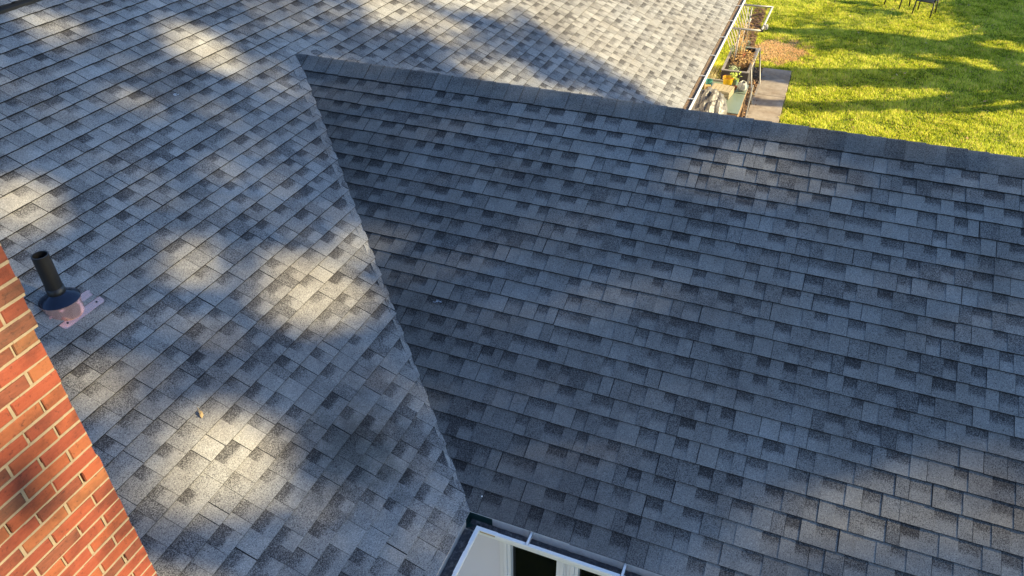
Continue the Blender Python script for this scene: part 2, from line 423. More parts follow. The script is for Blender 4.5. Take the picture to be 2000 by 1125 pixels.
# main ridge: dark vent strip with caps on top
YR, ZR = VRM * c_, VRM * s_
mb = MB(); Mr = []
for sg in (-1, 1):
    for (d0, d1) in ((0, .165),):
        y0, y1 = YR + sg * d0, YR + sg * d1; z0, z1 = ZR - d0 * math.tan(PITCH), ZR - d1 * math.tan(PITCH)
        q = [(XA, y0, z0 + .03), (XB, y0, z0 + .03), (XB, y1, z1 + .03), (XA, y1, z1 + .03)]
        mb.face(q if sg > 0 else q[::-1])
        e = [(XA, y1, z1 + .031), (XB, y1, z1 + .031), (XB, y1, z1 - .004), (XA, y1, z1 - .004)]
        mb.face(e)
part(mb, 'ridge_vent', [M_DARKV], main_roof)
xx = XA; CAPS2 = [cap_mesh(.150, .145, .03, PITCH, 50 + i, tone=.5 + rr.gauss(0, .06)).mesh('ridge_cap', [M_SH, M_EDGE]) for i in range(8)]
stuff = MB()
while xx < XB:
    Mt = Matrix.Translation((xx, YR, ZR + .045))
    if .6 < xx < 4.2:
        o = bpy.data.objects.new('ridge_cap', CAPS2[rr.randrange(8)]); C.objects.link(o); put(o, main_roof, Mt)
    else:
        src = CAPS2[rr.randrange(8)]; n = len(stuff.v)
        stuff.v += [tuple(Mt @ v.co) for v in src.vertices]; stuff.t += [.5] * len(src.vertices)
        for p in src.polygons: stuff.f.append(tuple(i + n for i in p.vertices)); stuff.m.append(p.material_index)
    xx += .143
part(stuff, 'ridge_cap_run', [M_SH, M_EDGE], main_roof, kind='stuff')
# ------------------------------------------------------------------ walls and windows below the eaves
mb = MB()
YW = .78; XW = .30
# main wall
mb.box((XA + .3, YW, GZ), (XW, YW + .15, -.12)); mb.box((2 * XR - XW, YW, GZ), (XB - .3, YW + .15, -.12))
mb.box((XA + .3, 2 * YR - .5, GZ), (XB - .3, 2 * YR - .35, -.12))
mb.box((XA + .3, YW + .15, GZ), (XA + .45, 2 * YR - .5, -.12)); mb.box((XB - .45, YW + .15, GZ), (XB - .3, 2 * YR - .5, -.12))
mb.box((2 * XR - XW - .15, -YEND + .3, GZ), (2 * XR - XW, YW + .15, -.12)); mb.box((XW + .15, -YEND + .3, GZ), (2 * XR - XW - .15, -YEND + .45, -.12))
# near wall of the wing with two openings: window one Y -.14..-.57, window two -.665..-2.1
T0, T1 = -.30, -2.25
def wy(y0, y1, z0, z1): mb.box((XW, min(y0, y1), z0), (XW + .15, max(y0, y1), z1))
wy(YW, -.14, GZ, -.12); wy(-.14, -2.3, T0, -.12); wy(-.14, -2.3, GZ, T1); wy(-.565, -.668, T1, T0); wy(-2.3, -YEND + .3, GZ, -.12)
# gable triangle
mb.face([(XW, -YEND + .35, -.12), (2 * XR - XW, -YEND + .35, -.12), (XR, -YEND + .35, XR * math.tan(PITCH) - .1)])
walls = part(mb, 'wall', [M_WALL], house)
mb = MB()
mb.box((XA, .004, -.16), (-.004, .022, -.014)); mb.box((.004, -YEND, -.16), (.022, .004, -.014)); mb.box((2 * XR + .004, .004, -.16), (XB, .022, -.014))
mb.box((XA, .022, -.16), (XW, YW, -.15)); mb.box((.022, -YEND, -.16), (XW, .022, -.15)); mb.box((2 * XR - XW, .022, -.16), (XB, YW, -.15))
part(mb, 'fascia', [M_TRIM], house)
mb = MB(); mb.box((-.010, -YEND, -.012), (.012, -.006, -.0065)); mb.box((XA, -.010, -.012), (-.012, .012, -.0065)); mb.box((2 * XR + .01, -.010, -.012), (XB, .012, -.0065))
part(mb, 'drip_edge', [M_WHITE], house)
def glass_mat():
    m, t, b = nt('window_glass'); b.inputs['Base Color'].default_value = (.02, .022, .024, 1); b.inputs['Roughness'].default_value = .06
    b.inputs['Transmission Weight'].default_value = .85; b.inputs['IOR'].default_value = 1.3
    return m
M_GLASS = glass_mat()
for (y0, y1) in ((-.145, -.56), (-.672, -2.29)):
    mb = MB(); f = .026
    for (a0, a1, b0, b1) in ((y0, y0 - f, T1, T0), (y1 + f, y1, T1, T0), (y0 - f, y1 + f, T0 - f, T0), (y0 - f, y1 + f, T1, T1 + f)):
        mb.box((XW - .006, min(a0, a1), b0), (XW + .10, max(a0, a1), b1))
    wv = part(mb, 'window', [M_TRIM], house)
    mb = MB(); mb.box((XW + .045, y1 + f, T1 + f), (XW + .051, y0 - f, T0 - f)); part(mb, 'pane', [M_GLASS], wv)
# casings (trim strips with grooves)
mb = MB()
for (a0, a1, d) in ((-.083, -.089, .006), (-.092, -.112, .012), (-.115, -.143, .017), (-.563, -.590, .014), (-.594, -.602, .006), (-.606, -.612, .009), (-.616, -.636, .006), (-.640, -.670, .014)):
    mb.box((XW - d, a1, T1), (XW + .002, a0, T0 + .02))
part(mb, 'window_casing', [M_TRIM], house)
mb = MB(); mb.box((XW + .16, -2.4, T1 - .1), (XW + 1.9, -.05, T1 - .05)); mb.box((XW + 1.9, -2.4, T1), (XW + 1.95, -.05, T0)); mb.box((XW + .16, -.05, T1), (XW + 1.9, 0, T0)); mb.box((XW + .16, -2.45, T1), (XW + 1.9, -2.4, T0)); mb.box((XW + .16, -2.45, T0 + .02), (XW + 1.95, 0, T0 + .06))
part(mb, 'room', [M_ROOM], house)
# things standing behind the second window
mb = MB(); mb.box((0, -.018, 0), (.02, .018, 1.1), M=Matrix.Translation((XW + .25, -.72, T1 - .04)) @ Matrix.Rotation(.10, 4, 'X'))
sp = mb.build('wooden_stick', plain('pale_wood', (.42, .27, .14), .6), None, label='pale wooden stick leaning behind the dark window under the gutter', cat='stick')
# ------------------------------------------------------------------ gutters
PROF = [(.000, -.004), (.000, -.112), (.082, -.112), (.088, -.085), (.112, -.055), (.118, -.030), (.118, -.012), (.100, -.012), (.100, -.020)]
def gutter(name, pts_fn, ns, ends, parent, **kw):
    """pts_fn(i, d) -> xy ; profile swept with 1.2 mm sheet thickness"""
    mb = MB(); rows = [[(*pts_fn(i, d), z) for d, z in PROF] for i in range(ns)]
    n = len(PROF)
    for i in range(ns - 1):
        for j in range(n - 1):
            mb.face([rows[i][j], rows[i][j + 1], rows[i + 1][j + 1], rows[i + 1][j]], 0 if j >= 3 else 1)
            # outer skin
            def o_(r, j): 
                d, z = PROF[j]; x, y = pts_fn(r, d + .002); return (x, y, z - .002)
            if 1 <= j <= 5: mb.face([o_(i, j), o_(i + 1, j), o_(i + 1, j + 1), o_(i, j + 1)], 0)
    # rolled bead of the lip, a small box section
    for i in range(ns - 1):
        a1 = [(*pts_fn(i, d), z) for d, z in ((.098, -.022), (.1205, -.022), (.1205, -.0095), (.098, -.0095))]
        b1 = [(*pts_fn(i + 1, d), z) for d, z in ((.098, -.022), (.1205, -.022), (.1205, -.0095), (.098, -.0095))]
        for j in range(4): mb.face([a1[j], a1[(j + 1) % 4], b1[(j + 1) % 4], b1[j]], 0)
    for e in ends:
        mb.face([(*pts_fn(e, d), z) for d, z in ((.0, -.004), (.0, -.112), (.082, -.112), (.088, -.085), (.112, -.055), (.118, -.03), (.118, -.012))], 0)
    return part(mb, name, [M_WHITE, M_GUTIN], parent, **kw)
g1 = gutter('gutter', lambda i, d: ((-d, -d), (XA, -d))[i], 2, [1], house, label='white gutter under the main eave near the inside corner')
g2 = gutter('gutter', lambda i, d: ((-d, -d), (-d, -YEND))[i], 2, [1], house, label='white gutter along the eave of the wing')
g3 = gutter('gutter', lambda i, d: ((2 * XR + d, -d), (XB, -d))[i], 2, [1], house, label='white gutter full of dry brown debris on the far eave')
g4 = gutter('gutter', lambda i, d: ((2 * XR + d, -d), (2 * XR + d, -YEND))[i], 2, [1], house, label='gutter on the hidden eave of the wing')
def hanger(parent, M):
    mb = MB(); mb.box((-.011, -.116, -.012), (.011, -.002, -.0075)); mb.box((-.011, -.116, -.018), (-.008, -.002, -.0075)); mb.box((.008, -.116, -.018), (.011, -.002, -.0075)); mb.box((-.015, -.012, -.03), (.015, 0, -.004))
    part(mb, 'hanger', [M_WHITE], parent, M)
for x in (7.43, 8.37, 9.30, 10.25, 11.19, 12.16, 13.1, 14.05, 15.0, 15.95): hanger(g3, Matrix.Translation((x, 0, .003)))
for x in (-.75, -1.4, -2.1, -2.8): hanger(g1, Matrix.Translation((x, 0, 0)))
for y in (-.45, -1.07, -1.69, -2.31, -2.93, -3.6, -4.2, -4.8, -5.4, -6.0, -6.6): hanger(g2, Matrix.Translation((0, y, 0)) @ Matrix.Rotation(-math.pi / 2, 4, 'Z'))
def debris(parent, p0, p1, mat, seed, zb=-.104, w0=.004, w1=.082):
    """an uneven bed along the gutter floor from p0 to p1, across direction d"""
    r = random.Random(seed); p0, p1 = Vector(p0), Vector(p1); d = (p1 - p0); Lh = d.length; d /= Lh
    ac = Vector((0, -1, 0)) if abs(d.x) > .5 else Vector((-1, 0, 0)); n = int(Lh / .03); mb = MB(); g = []
    for i in range(n + 1):
        g.append([p0 + d * (Lh * i / n) + ac * (w0 + (w1 - w0) * j / 4) + Vector((0, 0, zb + r.uniform(0, .007) + (.006 if j in (0, 4) else 0))) for j in range(5)])
    vs = [p for row in g for p in row]; fs = []
    for i in range(n):
        for j in range(4):
            a = i * 5 + j; q = (a, a + 1, a + 6, a + 5); fs.append(q)
    mb.shared(vs, fs); part(mb, 'gutter_debris', [mat], parent, kind='stuff')
debris(g1, (-.09, 0, 0), (XA, 0, 0), M_DEB1, 1); debris(g2, (0, -.02, 0), (0, -YEND, 0), M_DEB1, 2)
debris(g3, (2 * XR + .1, 0, 0), (XB, 0, 0), M_DEB2, 3, zb=-.034, w0=.016, w1=.108)
# sealed corner: dark green mastic on the back wall, short cover pieces on the lip
M_SEAL = plain('green_sealant', (.012, .045, .042), .45, 0, .4, 30, .4)
mb = MB(); mb.box((-.004, -.165, -.105), (-.0015, -.004, -.03)); mb.box((-.075, -.085, -.1035), (-.004, -.004, -.1015)); mb.box((-.06, -.004, -.105), (-.003, -.0015, -.02))
part(mb, 'sealant_patch', [M_SEAL], g2)
mb = MB(); mb.box((-.1225, -.245, -.0235), (-.0965, -.0965, -.0075)); mb.box((-.235, -.1225, -.0235), (-.0965, -.0965, -.0076))
part(mb, 'lip_cover', [M_WHITE], g2)
mb = MB(); mb.box((-.124, -.235, -.028), (-.1215, -.13, -.016)); part(mb, 'tan_caulk', [plain('tan_caulk', (.50, .34, .18), .7)], g2)
mb = MB(); mb.box((-.46, -.1235, -.024), (-.30, -.096, -.0072)); part(mb, 'lip_cover', [M_WHITE], g1)
# leaves stuck in the near gutters
M_LEAF = plain('dead_leaf', (.20, .11, .05), .8, 0, .5, 50)
# ------------------------------------------------------------------ vent pipe with copper flashing
PX, PY = -.372, 2.582; PB = PY * math.tan(PITCH)
mb = MB(); mb.tube([(PX, PY, PB - .02), (PX, PY, PB + .405)], .049, 24, cap=False); mb.tube([(PX, PY, PB + .405), (PX, PY, PB + .20)], .042, 24, cap=False)
for k in range(24):
    a0, a1 = 2 * math.pi * k / 24, 2 * math.pi * (k + 1) / 24
    mb.face([(PX + r * math.cos(q), PY + r * math.sin(q), PB + .405) for r, q in ((.049, a0), (.049, a1), (.042, a1), (.042, a0))])
mb.tube([(PX, PY, PB + .10), (PX, PY, PB + .17)], .0525, 24)
vp = part(mb, 'vent_pipe', [M_BLACKP], house)
vp.data.polygons.foreach_set('use_smooth', [True] * len(vp.data.polygons))
mb = MB(); mb.face([(PX + .021 * math.cos(q), PY + .021 * math.sin(q), 0) for q in []] or [(PX, PY, PB + .21), (PX + .038, PY, PB + .21), (PX, PY + .038, PB + .21)])
fl = MB(); n = 40; vs = []; fs = []
# skirt: from the sloping plate up to a level rim
prof = [(.110, None), (.111, .030), (.116, .062), (.121, .070), (.121, .076)]
for r, h in prof:
    for k in range(n):
        an = 2 * math.pi * k / n; x, yy = r * math.cos(an), r * math.sin(an)
        zb = (PY + yy) * math.tan(PITCH) + .012
        vs.append((PX + x, PY + yy, zb if h is None else max(zb, PB + h)))
for i in range(len(prof) - 1):
    for k in range(n): k2 = (k + 1) % n; fs.append((i * n + k, i * n + k2, (i + 1) * n + k2, (i + 1) * n + k))
fl.shared(vs, fs)
cb = part(fl, 'copper_boot', [M_COPPER], vp, smooth=True)
mb = MB(); mb.lathe([(.119, .075), (.110, .084), (.090, .098), (.066, .112), (.051, .126)], (PX, PY, PB), 40)
part(mb, 'boot_collar', [M_BOOT], vp, smooth=True)
# plate
mb = MB(); v0, v1 = 2.462 / c_, 2.585 / c_; u0, u1 = -.495, -.175; ch = .014; z0 = .0135
pl = [(u0 + ch, v0), (u1 - ch, v0), (u1, v0 + ch), (u1, v1 - ch), (u1 - ch, v1), (u0 + ch, v1), (u0, v1 - ch), (u0, v0 + ch)]
mb.face([(x, v, z0) for x, v in pl]); 
for i in range(8):
    (x0, w0), (x1, w1) = pl[i], pl[(i + 1) % 8]; mb.face([(x0, w0, z0 - .002), (x1, w1, z0 - .002), (x1, w1, z0), (x0, w0, z0)])
part(mb, 'copper_plate', [M_COPPER], vp, F_MAIN)
mb = MB()
for x in (u0 + .045, u1 - .045):
    mb.face([(x + .007 * math.cos(q * math.pi / 5), v0 + .03 + .007 * math.sin(q * math.pi / 5), z0 + .0012) for q in range(10)])
part(mb, 'nail_hole', [M_DARKV], vp, F_MAIN)
# ------------------------------------------------------------------ chimney
CX, CY = -1.5225, .8757; CW, CD = 1.1, .84; CP = .0677
chim = MB(); zt = 2.4758 + 3 * CP
chim.box((CX - CW + .022, CY + .022, .1), (CX - .022, CY + CD, 3.05))
chimney = part(chim, 'chimney', [M_CORE], house)
def brick_mesh(L_, H_, seed):
    r = random.Random(seed); ch = .004; D = .045; vs = []
    for x, z in ((0, 0), (L_, 0), (L_, H_), (0, H_)):
        vs.append((x + r.uniform(-.0012, .0012), ch, z + r.uniform(-.0012, .0012)))
    for x, z in ((ch, ch), (L_ - ch, ch), (L_ - ch, H_ - ch), (ch, H_ - ch)):
        vs.append((x + r.uniform(-.001, .001), r.uniform(-.001, .001), z + r.uniform(-.001, .001)))
    for x, z in ((0, 0), (L_, 0), (L_, H_), (0, H_)): vs.append((x, D, z))
    fs = [(4, 5, 6, 7)]
    for i in range(4): j = (i + 1) % 4; fs.append((i, j, j + 4, i + 4)); fs.append((i + 8, j + 8, j, i))
    mb = MB(); mb.shared(vs, fs); return mb
STR, HD, BH = .1935, .0925, .0575
right_tones = {0: .14, 1: .35, 2: .10, 3: .93, 4: .50, 5: .84, 6: .55, 7: .78, 8: .42, 9: .7, 10: .45, 11: .8, 12: .5, 13: .72}
rb = random.Random(44); cnt = 0; mort = MB(); backing = []
for k in range(-5, 33):
    z1 = zt - k * CP; z0 = z1 - CP       # course k occupies z0..z1 (joint at the bottom)
    if z0 < .45: break
    proud = .012 if k <= 2 else 0
    if k <= 0: proud += .006
    x = CX + (proud * .8); first = True; header = (k % 2 == 1)
    zb = z0 + .0100
    while x > CX - CW:
        Lb = HD if (first and header) else STR
        tone = min(.86, max(.2, rb.gauss(.50, .19)))
        if rb.random() < .05: tone = .12
        if first and k in right_tones: tone = right_tones[k]
        elif k in (0, 2): tone = rb.choice((.12, .9, .16))
        if (k, round(CX - x, 1)) in ((20, .6),): tone = 0.0
        mb = brick_mesh(Lb - .002, CP - .011, rb.random()); mb.t = [tone] * len(mb.v)
        dx = rb.gauss(0, .0022 if first else .0012); dz = rb.gauss(0, .0008)
        part(mb, 'brick', [M_BRICK], chimney, Matrix.Translation((x - Lb + dx, CY - proud + rb.gauss(0, .0012), zb + dz)) @ Matrix.Rotation(rb.gauss(0, .004), 4, 'Y')); cnt += 1
        # upright joint mortar, sometimes short so that a dark hole is left
        jx = x - Lb - .010
        if rb.random() < .62: mort.box((jx - .001, CY - proud + .004, zb - .002), (jx + .0112, CY + .03, zb + CP - .008))
        else:
            w = rb.uniform(.004, .007); mort.box((jx - .001, CY - proud + .0045, zb - .002), (jx + w, CY + .03, zb + CP - .008))
            if rb.random() < .5: mort.box((jx - .001, CY - proud + .005, zb - .002), (jx + .0112, CY + .03, zb + .025))
        x -= Lb + .010; first = False
    # bed joint, uneven
    n = 22
    for i in range(n):
        xa, xb = CX - .002 + proud * .8 - CW * i / n, CX - .002 + proud * .8 - CW * (i + 1) / n
        dd = rb.uniform(.002, .0045)
        mort.box((xb, CY - proud + dd, z0 - .0008), (xa, CY + .03, z0 + .0108 + rb.uniform(-.0006, .0008)))
    # return side facing +X, stepped bricks
    yy = CY + .047; q = 0
    while yy < CY + CD:
        Lb = STR if header or q else HD; zz = zb
        mort.box((CX - .02, yy, z0), (CX - .006, yy + Lb + .01, z1))
        backing.append((yy, Lb, zb)); yy += Lb + .01; q += 1
part(mort, 'mortar', [M_MORTAR], chimney)
sd = MB()
for yy, Lb, zb in backing: sd.box((CX - .03, yy, zb), (CX, yy + Lb, zb + CP - .0095), tone=min(.86, max(.2, rb.gauss(.5, .15))))
part(sd, 'side_brickwork', [M_BRICK], chimney, kind='stuff')
mb = MB(); mb.box((CX - CW - .03, CY - .045, 3.05), (CX + .03, CY + CD + .03, 3.12)); part(mb, 'chimney_crown', [plain('cement_crown', (.4, .38, .35), .9)], chimney)
mb = MB(); mb.box((CX - .01, CY + .02, .3), (CX + .006, CY + CD, .55)); 
# ------------------------------------------------------------------ small things lying on the roof
def on_main(u, v, w=.012): return F_MAIN @ Vector((u, v, w))
def on_gab(u, v, w=.012): return F_GAB @ Vector((u, v, w))
mb = MB(); r = random.Random(2)
pts = [(-.028, 0, .004), (-.010, -.012, .010), (.016, -.008, .016), (.030, .004, .006), (.012, .012, .018), (-.014, .010, .012)]
mb.shared(pts + [(0, 0, .022)], [(i, (i + 1) % 6, 6) for i in range(6)] + [(5, 4, 3, 2, 1, 0)])
mb.tube([(.028, .004, .008), (.05, .012, .012)], .0015, 4)
mb.build('dead_leaf', plain('tan_leaf', (.45, .30, .13), .7), None, M=F_MAIN @ Matrix.Translation((-.48, 1.743, .012)) @ Matrix.Rotation(.9, 4, 'Z'), label='small curled tan leaf lying on the sunlit patch of the near roof slope', cat='leaf')
def scuff(pos, F, s, col, seed):
    m, t, b = nt('paint_scuff'); g = t.nodes.new('ShaderNodeNewGeometry')
    L(t, noise(t, g.outputs['Position'], 90, 3), b.inputs['Roughness']); b.inputs['Base Color'].default_value = (*col, 1)
    r = random.Random(seed); mb = MB()
    for i in range(9):
        x, y_ = r.uniform(-s, s), r.uniform(-s * .4, s * .4); w, h = r.uniform(.004, .014), r.uniform(.002, .006)
        mb.face([(x - w, y_ - h, 0), (x + w, y_ - h * .4, 0), (x + w * .7, y_ + h, 0), (x - w * .6, y_ + h * .7, 0)])
    return mb, m
mb, m = scuff(None, None, .034, (.55, .58, .62), 1)
o = part(mb, 'paint_scuff', [m], main_roof, F_MAIN @ Matrix.Translation((1.843, 3.853, .0125)) @ Matrix.Rotation(-.6, 4, 'Z'))
mb, m = scuff(None, None, .03, (.30, .33, .38), 2); part(mb, 'paint_scuff', [m], wing_roof, F_GAB @ Matrix.Translation((-.806, 1.395, .011)))
mb = MB(); mb.lathe([(.0, .006), (.005, .004), (.006, 0)], (0, 0, 0), 8); mb.build('white_pebble', plain('white_pebble', (.8, .8, .8), .4), None, M=F_GAB @ Matrix.Translation((.056, .10, .010)), label='tiny white pebble on the shingles just above the gutter corner', cat='pebble')
mb = MB(); mb.tube([(.02 * math.cos(q * .628), .014 * math.sin(q * .628), .004) for q in range(9)], .003, 5)
mb.build('wire_ring', plain('pale_wire', (.6, .6, .6), .4), None, M=F_MAIN @ Matrix.Translation((2.55, 5.02, .012)), label='small pale bent wire lying on the shingles near the main ridge', cat='wire')
# ------------------------------------------------------------------ ground
def lawn_mat():
    m, t, b = nt('lawn_soil'); g = t.nodes.new('ShaderNodeNewGeometry'); P = g.outputs['Position']
    n = noise(t, P, 5, 5, .7); c = ramp(t, n, [(.3, (.04, .06, .01)), (.5, (.09, .11, .016)), (.7, (.18, .19, .035))])
    L(t, c, b.inputs['Base Color']); b.inputs['Roughness'].default_value = .95; bump(t, b, noise(t, P, 20, 4), .8, .03); return m
mb = MB(); mb.face([(-300, -300, GZ), (300, -300, GZ), (300, 300, GZ), (-300, 300, GZ)])
mb.build('ground', lawn_mat(), None, kind='structure', label='green lawn around the house')
def bare(x, y):   # straw patch of dead grass
    dx, dy = (x - 17.75) / .95, (y + .75) / .75
    return dx * dx + dy * dy + .35 * math.sin(7 * x + 3 * y) * math.cos(9 * y - 2 * x)
def grass():
    n = 380000; n2 = 170000
    x = np.concatenate([rng.uniform(12.6, 27.0, n), rng.uniform(5.5, 36, n2)]); y = np.concatenate([rng.uniform(-9.5, .78, n), rng.uniform(-17, .7, n2)]); n += n2
    # no blades on the slab or the bed
    keep = ~((x < 16.36) & (y > -1.20 + .02 * np.sin(x * 9))) | ((x > 13.3) & (y > .30))
    # thin out what the wing hides
    keep &= (y < -1.0) | (x > 13.3); keep &= ~((x < 6.6) & (y > -7.0))
    x, y = x[keep], y[keep]; n = len(x)
    cl = np.zeros(n)
    for fx, fy, ph, am in ((5.1, 3.2, .3, .5), (-3.7, 6.1, 1.7, .5), (9.3, -8.1, .9, .4), (15.0, 11.0, 2.2, .35), (-21, 17, 4.0, .3), (27, 24, 1.0, .25), (41, -33, 2.0, .2)):
        cl += am * np.sin(fx * x + fy * y + ph + 1.3 * np.sin(fy * .6 * x - fx * .7 * y))
    dx, dy = (x - 17.75) / .95, (y + .75) / .75
    br = dx * dx + dy * dy + .5 * np.sin(7 * x + 3 * y) * np.cos(9 * y - 2 * x) + rng.normal(0, .25, n)
    dead = br < 1.0
    h = rng.uniform(.03, .065, n) * (1 + .28 * cl) ; h[dead] *= .6
    h = np.clip(h, .012, .11)
    az = rng.uniform(0, 2 * np.pi, n); w = rng.uniform(.006, .013, n)
    lean = rng.uniform(.2, 1.0, n); la = rng.uniform(0, 2 * np.pi, n) * .5 + 1.5 * np.sin(1.7 * x + 2.3 * y)
    v = np.zeros((n, 3, 3))
    v[:, 0, 0] = x - w * np.cos(az); v[:, 0, 1] = y - w * np.sin(az); v[:, 0, 2] = GZ
    v[:, 1, 0] = x + w * np.cos(az); v[:, 1, 1] = y + w * np.sin(az); v[:, 1, 2] = GZ
    v[:, 2, 0] = x + h * lean * np.cos(la); v[:, 2, 1] = y + h * lean * np.sin(la); v[:, 2, 2] = GZ + h
    tone = np.clip(.44 + .15 * cl + rng.normal(0, .22, n), 0, .8); yel = rng.random(n) < .06; tone[yel] = .86; tone[dead] = np.clip(rng.normal(.96, .05, dead.sum()), .8, 1)
    me = bpy.data.meshes.new('grass'); me.vertices.add(n * 3); me.vertices.foreach_set('co', v.reshape(-1))
    me.loops.add(n * 3); me.loops.foreach_set('vertex_index', np.arange(n * 3, dtype=np.int32))
    me.polygons.add(n); me.polygons.foreach_set('loop_start', np.arange(0, n * 3, 3, dtype=np.int32)); me.polygons.foreach_set('loop_total', np.full(n, 3, dtype=np.int32))
    a = me.attributes.new('tone', 'FLOAT', 'POINT'); a.data.foreach_set('value', np.repeat(tone, 3)); me.update(); me.validate()
    m, t, b = nt('grass_blade'); at = N(t, 'ShaderNodeAttribute', attribute_name='tone')
    c = ramp(t, at.outputs['Fac'], [(0, (.10, .17, .012)), (.3, (.42, .50, .03)), (.55, (.70, .72, .065)), (.78, (.84, .83, .16)), (.84, (.75, .55, .22)), (1, (.80, .52, .30))])
    L(t, c, b.inputs['Base Color']); b.inputs['Roughness'].default_value = .75; b.inputs['Specular IOR Level'].default_value = .2
    tr = t.nodes.new('ShaderNodeBsdfTranslucent'); L(t, c, tr.inputs[0]); ms = t.nodes.new('ShaderNodeMixShader'); ms.inputs[0].default_value = .28
    L(t, b.outputs[0], ms.inputs[1]); L(t, tr.outputs[0], ms.inputs[2]); L(t, ms.outputs[0], t.nodes['Material Output'].inputs[0])
    me.materials.append(m); o = bpy.data.objects.new('grass', me); C.objects.link(o)
    tag(o, 'short sunlit yellow-green grass of the back lawn', 'grass', kind='stuff')
grass()
# slab path: cast slabs with joints
def conc_mat():
    m, t, b = nt('concrete'); g = t.nodes.new('ShaderNodeNewGeometry'); P = g.outputs['Position']
    n = noise(t, P, 6, 6, .7); c = ramp(t, n, [(.3, (.23, .185, .145)), (.55, (.32, .265, .21)), (.75, (.39, .33, .27))])
    st = ramp(t, noise(t, P, 2.0, 4, .6), [(.45, (1, 1, 1)), (.62, (.78, .72, .66))]); c = mix(t, 1, c, st, 'MULTIPLY')
    L(t, c, b.inputs['Base Color']); b.inputs['Roughness'].default_value = .9; bump(t, b, noise(t, P, 120, 3), .4, .003); return m
M_CONC = conc_mat()
mb = MB(); mb.face([(7, -1.2, GZ + .004), (16.36, -1.2, GZ + .004), (16.36, -.45, GZ + .004), (7, -.45, GZ + .004)])
path = mb.build('path', plain('path_bed', (.10, .07, .045), .95), None, kind='structure', label='narrow concrete path beside the lawn')
x = 7.0
for L_ in (1.5, 1.5, 1.5, 1.55, 1.5, 1.78):
    mb = MB(); x1 = x + L_; ch = .006; z0, z1 = GZ + .006, GZ + .035
    a0, b0, = -1.18, -.50
    vs = [(x, a0, z0), (x1 - .012, a0, z0), (x1 - .012, b0, z0), (x, b0, z0), (x, a0, z1 - ch), (x1 - .012, a0, z1 - ch), (x1 - .012, b0, z1 - ch), (x, b0, z1 - ch), (x + ch, a0 + ch, z1), (x1 - .012 - ch, a0 + ch, z1), (x1 - .012 - ch, b0 - ch, z1), (x + ch, b0 - ch, z1)]
    fs = [(8, 9, 10, 11)] + [(i, (i + 1) % 4, (i + 1) % 4 + 4, i + 4) for i in range(4)] + [(i + 4, (i + 1) % 4 + 4, (i + 1) % 4 + 8, i + 8) for i in range(4)]
    mb.shared(vs, fs); part(mb, 'slab', [M_CONC], path); x = x1
# planting bed with leaf litter
mb = MB(); mb.face([(2 * XR - .3, -.50, GZ + .003), (16.3, -.50, GZ + .003), (16.3, YW, GZ + .003), (2 * XR - .3, YW, GZ + .003)])
mb.build('bed', plain('bed_soil', (.10, .06, .035), .95, 0, .5, 12, .8, 40), None, kind='structure', label='soil bed between house and path')
mb = MB(); r = random.Random(77)
for i in range(5200):
    x, y_ = r.uniform(7.2, 16.5), r.uniform(-.62, .42)
    if y_ < -.5 and r.random() < .8: continue
    z = GZ + .01 + r.uniform(0, .05); an = r.uniform(0, 6.28); l, w = r.uniform(.015, .05), r.uniform(.006, .018)
    u = Vector((math.cos(an), math.sin(an), r.uniform(-.5, .5))) * l; v = Vector((-math.sin(an), math.cos(an), r.uniform(-.6, .6))) * w; p = Vector((x, y_, z))
    mb.face([p - u, p + v, p + u, p - v], 0, r.random())
def litter_mat(name, stops):
    m, t, b = nt(name); at = N(t, 'ShaderNodeAttribute', attribute_name='tone'); L(t, ramp(t, at.outputs['Fac'], stops), b.inputs['Base Color']); b.inputs['Roughness'].default_value = .8; return m
M_LIT = litter_mat('leaf_litter', [(0, (.07, .035, .02)), (.4, (.22, .11, .05)), (.75, (.40, .22, .09)), (1, (.55, .42, .2))])
mb.build('leaf_litter', M_LIT, None, label='dry brown leaf litter on the narrow bed beside the path', cat='leaf litter', kind='stuff')
mb = MB()
for i in range(70):
    x, y_ = r.uniform(13, 25), r.uniform(-8, -1.3); an = r.uniform(0, 6.28); p = Vector((x, y_, GZ + .065)); l = r.uniform(.02, .045)
    u = Vector((math.cos(an), math.sin(an), .3)) * l; v = Vector((-math.sin(an), math.cos(an), .1)) * l * .7
    mb.face([p - u, p + v, p + u * .9, p - v], 0, r.uniform(.6, 1))
mb.build('fallen_leaf', M_LIT, None, label='scattered small fallen leaves lying on the sunlit lawn', cat='fallen leaves', kind='stuff')
# ------------------------------------------------------------------ garden furniture behind the wing
def tube_part(name, pts, r, mat, parent, n=8, **kw):
    mb = MB(); mb.tube(pts, r, n); return part(mb, name, [mat], parent, smooth=True, **kw)
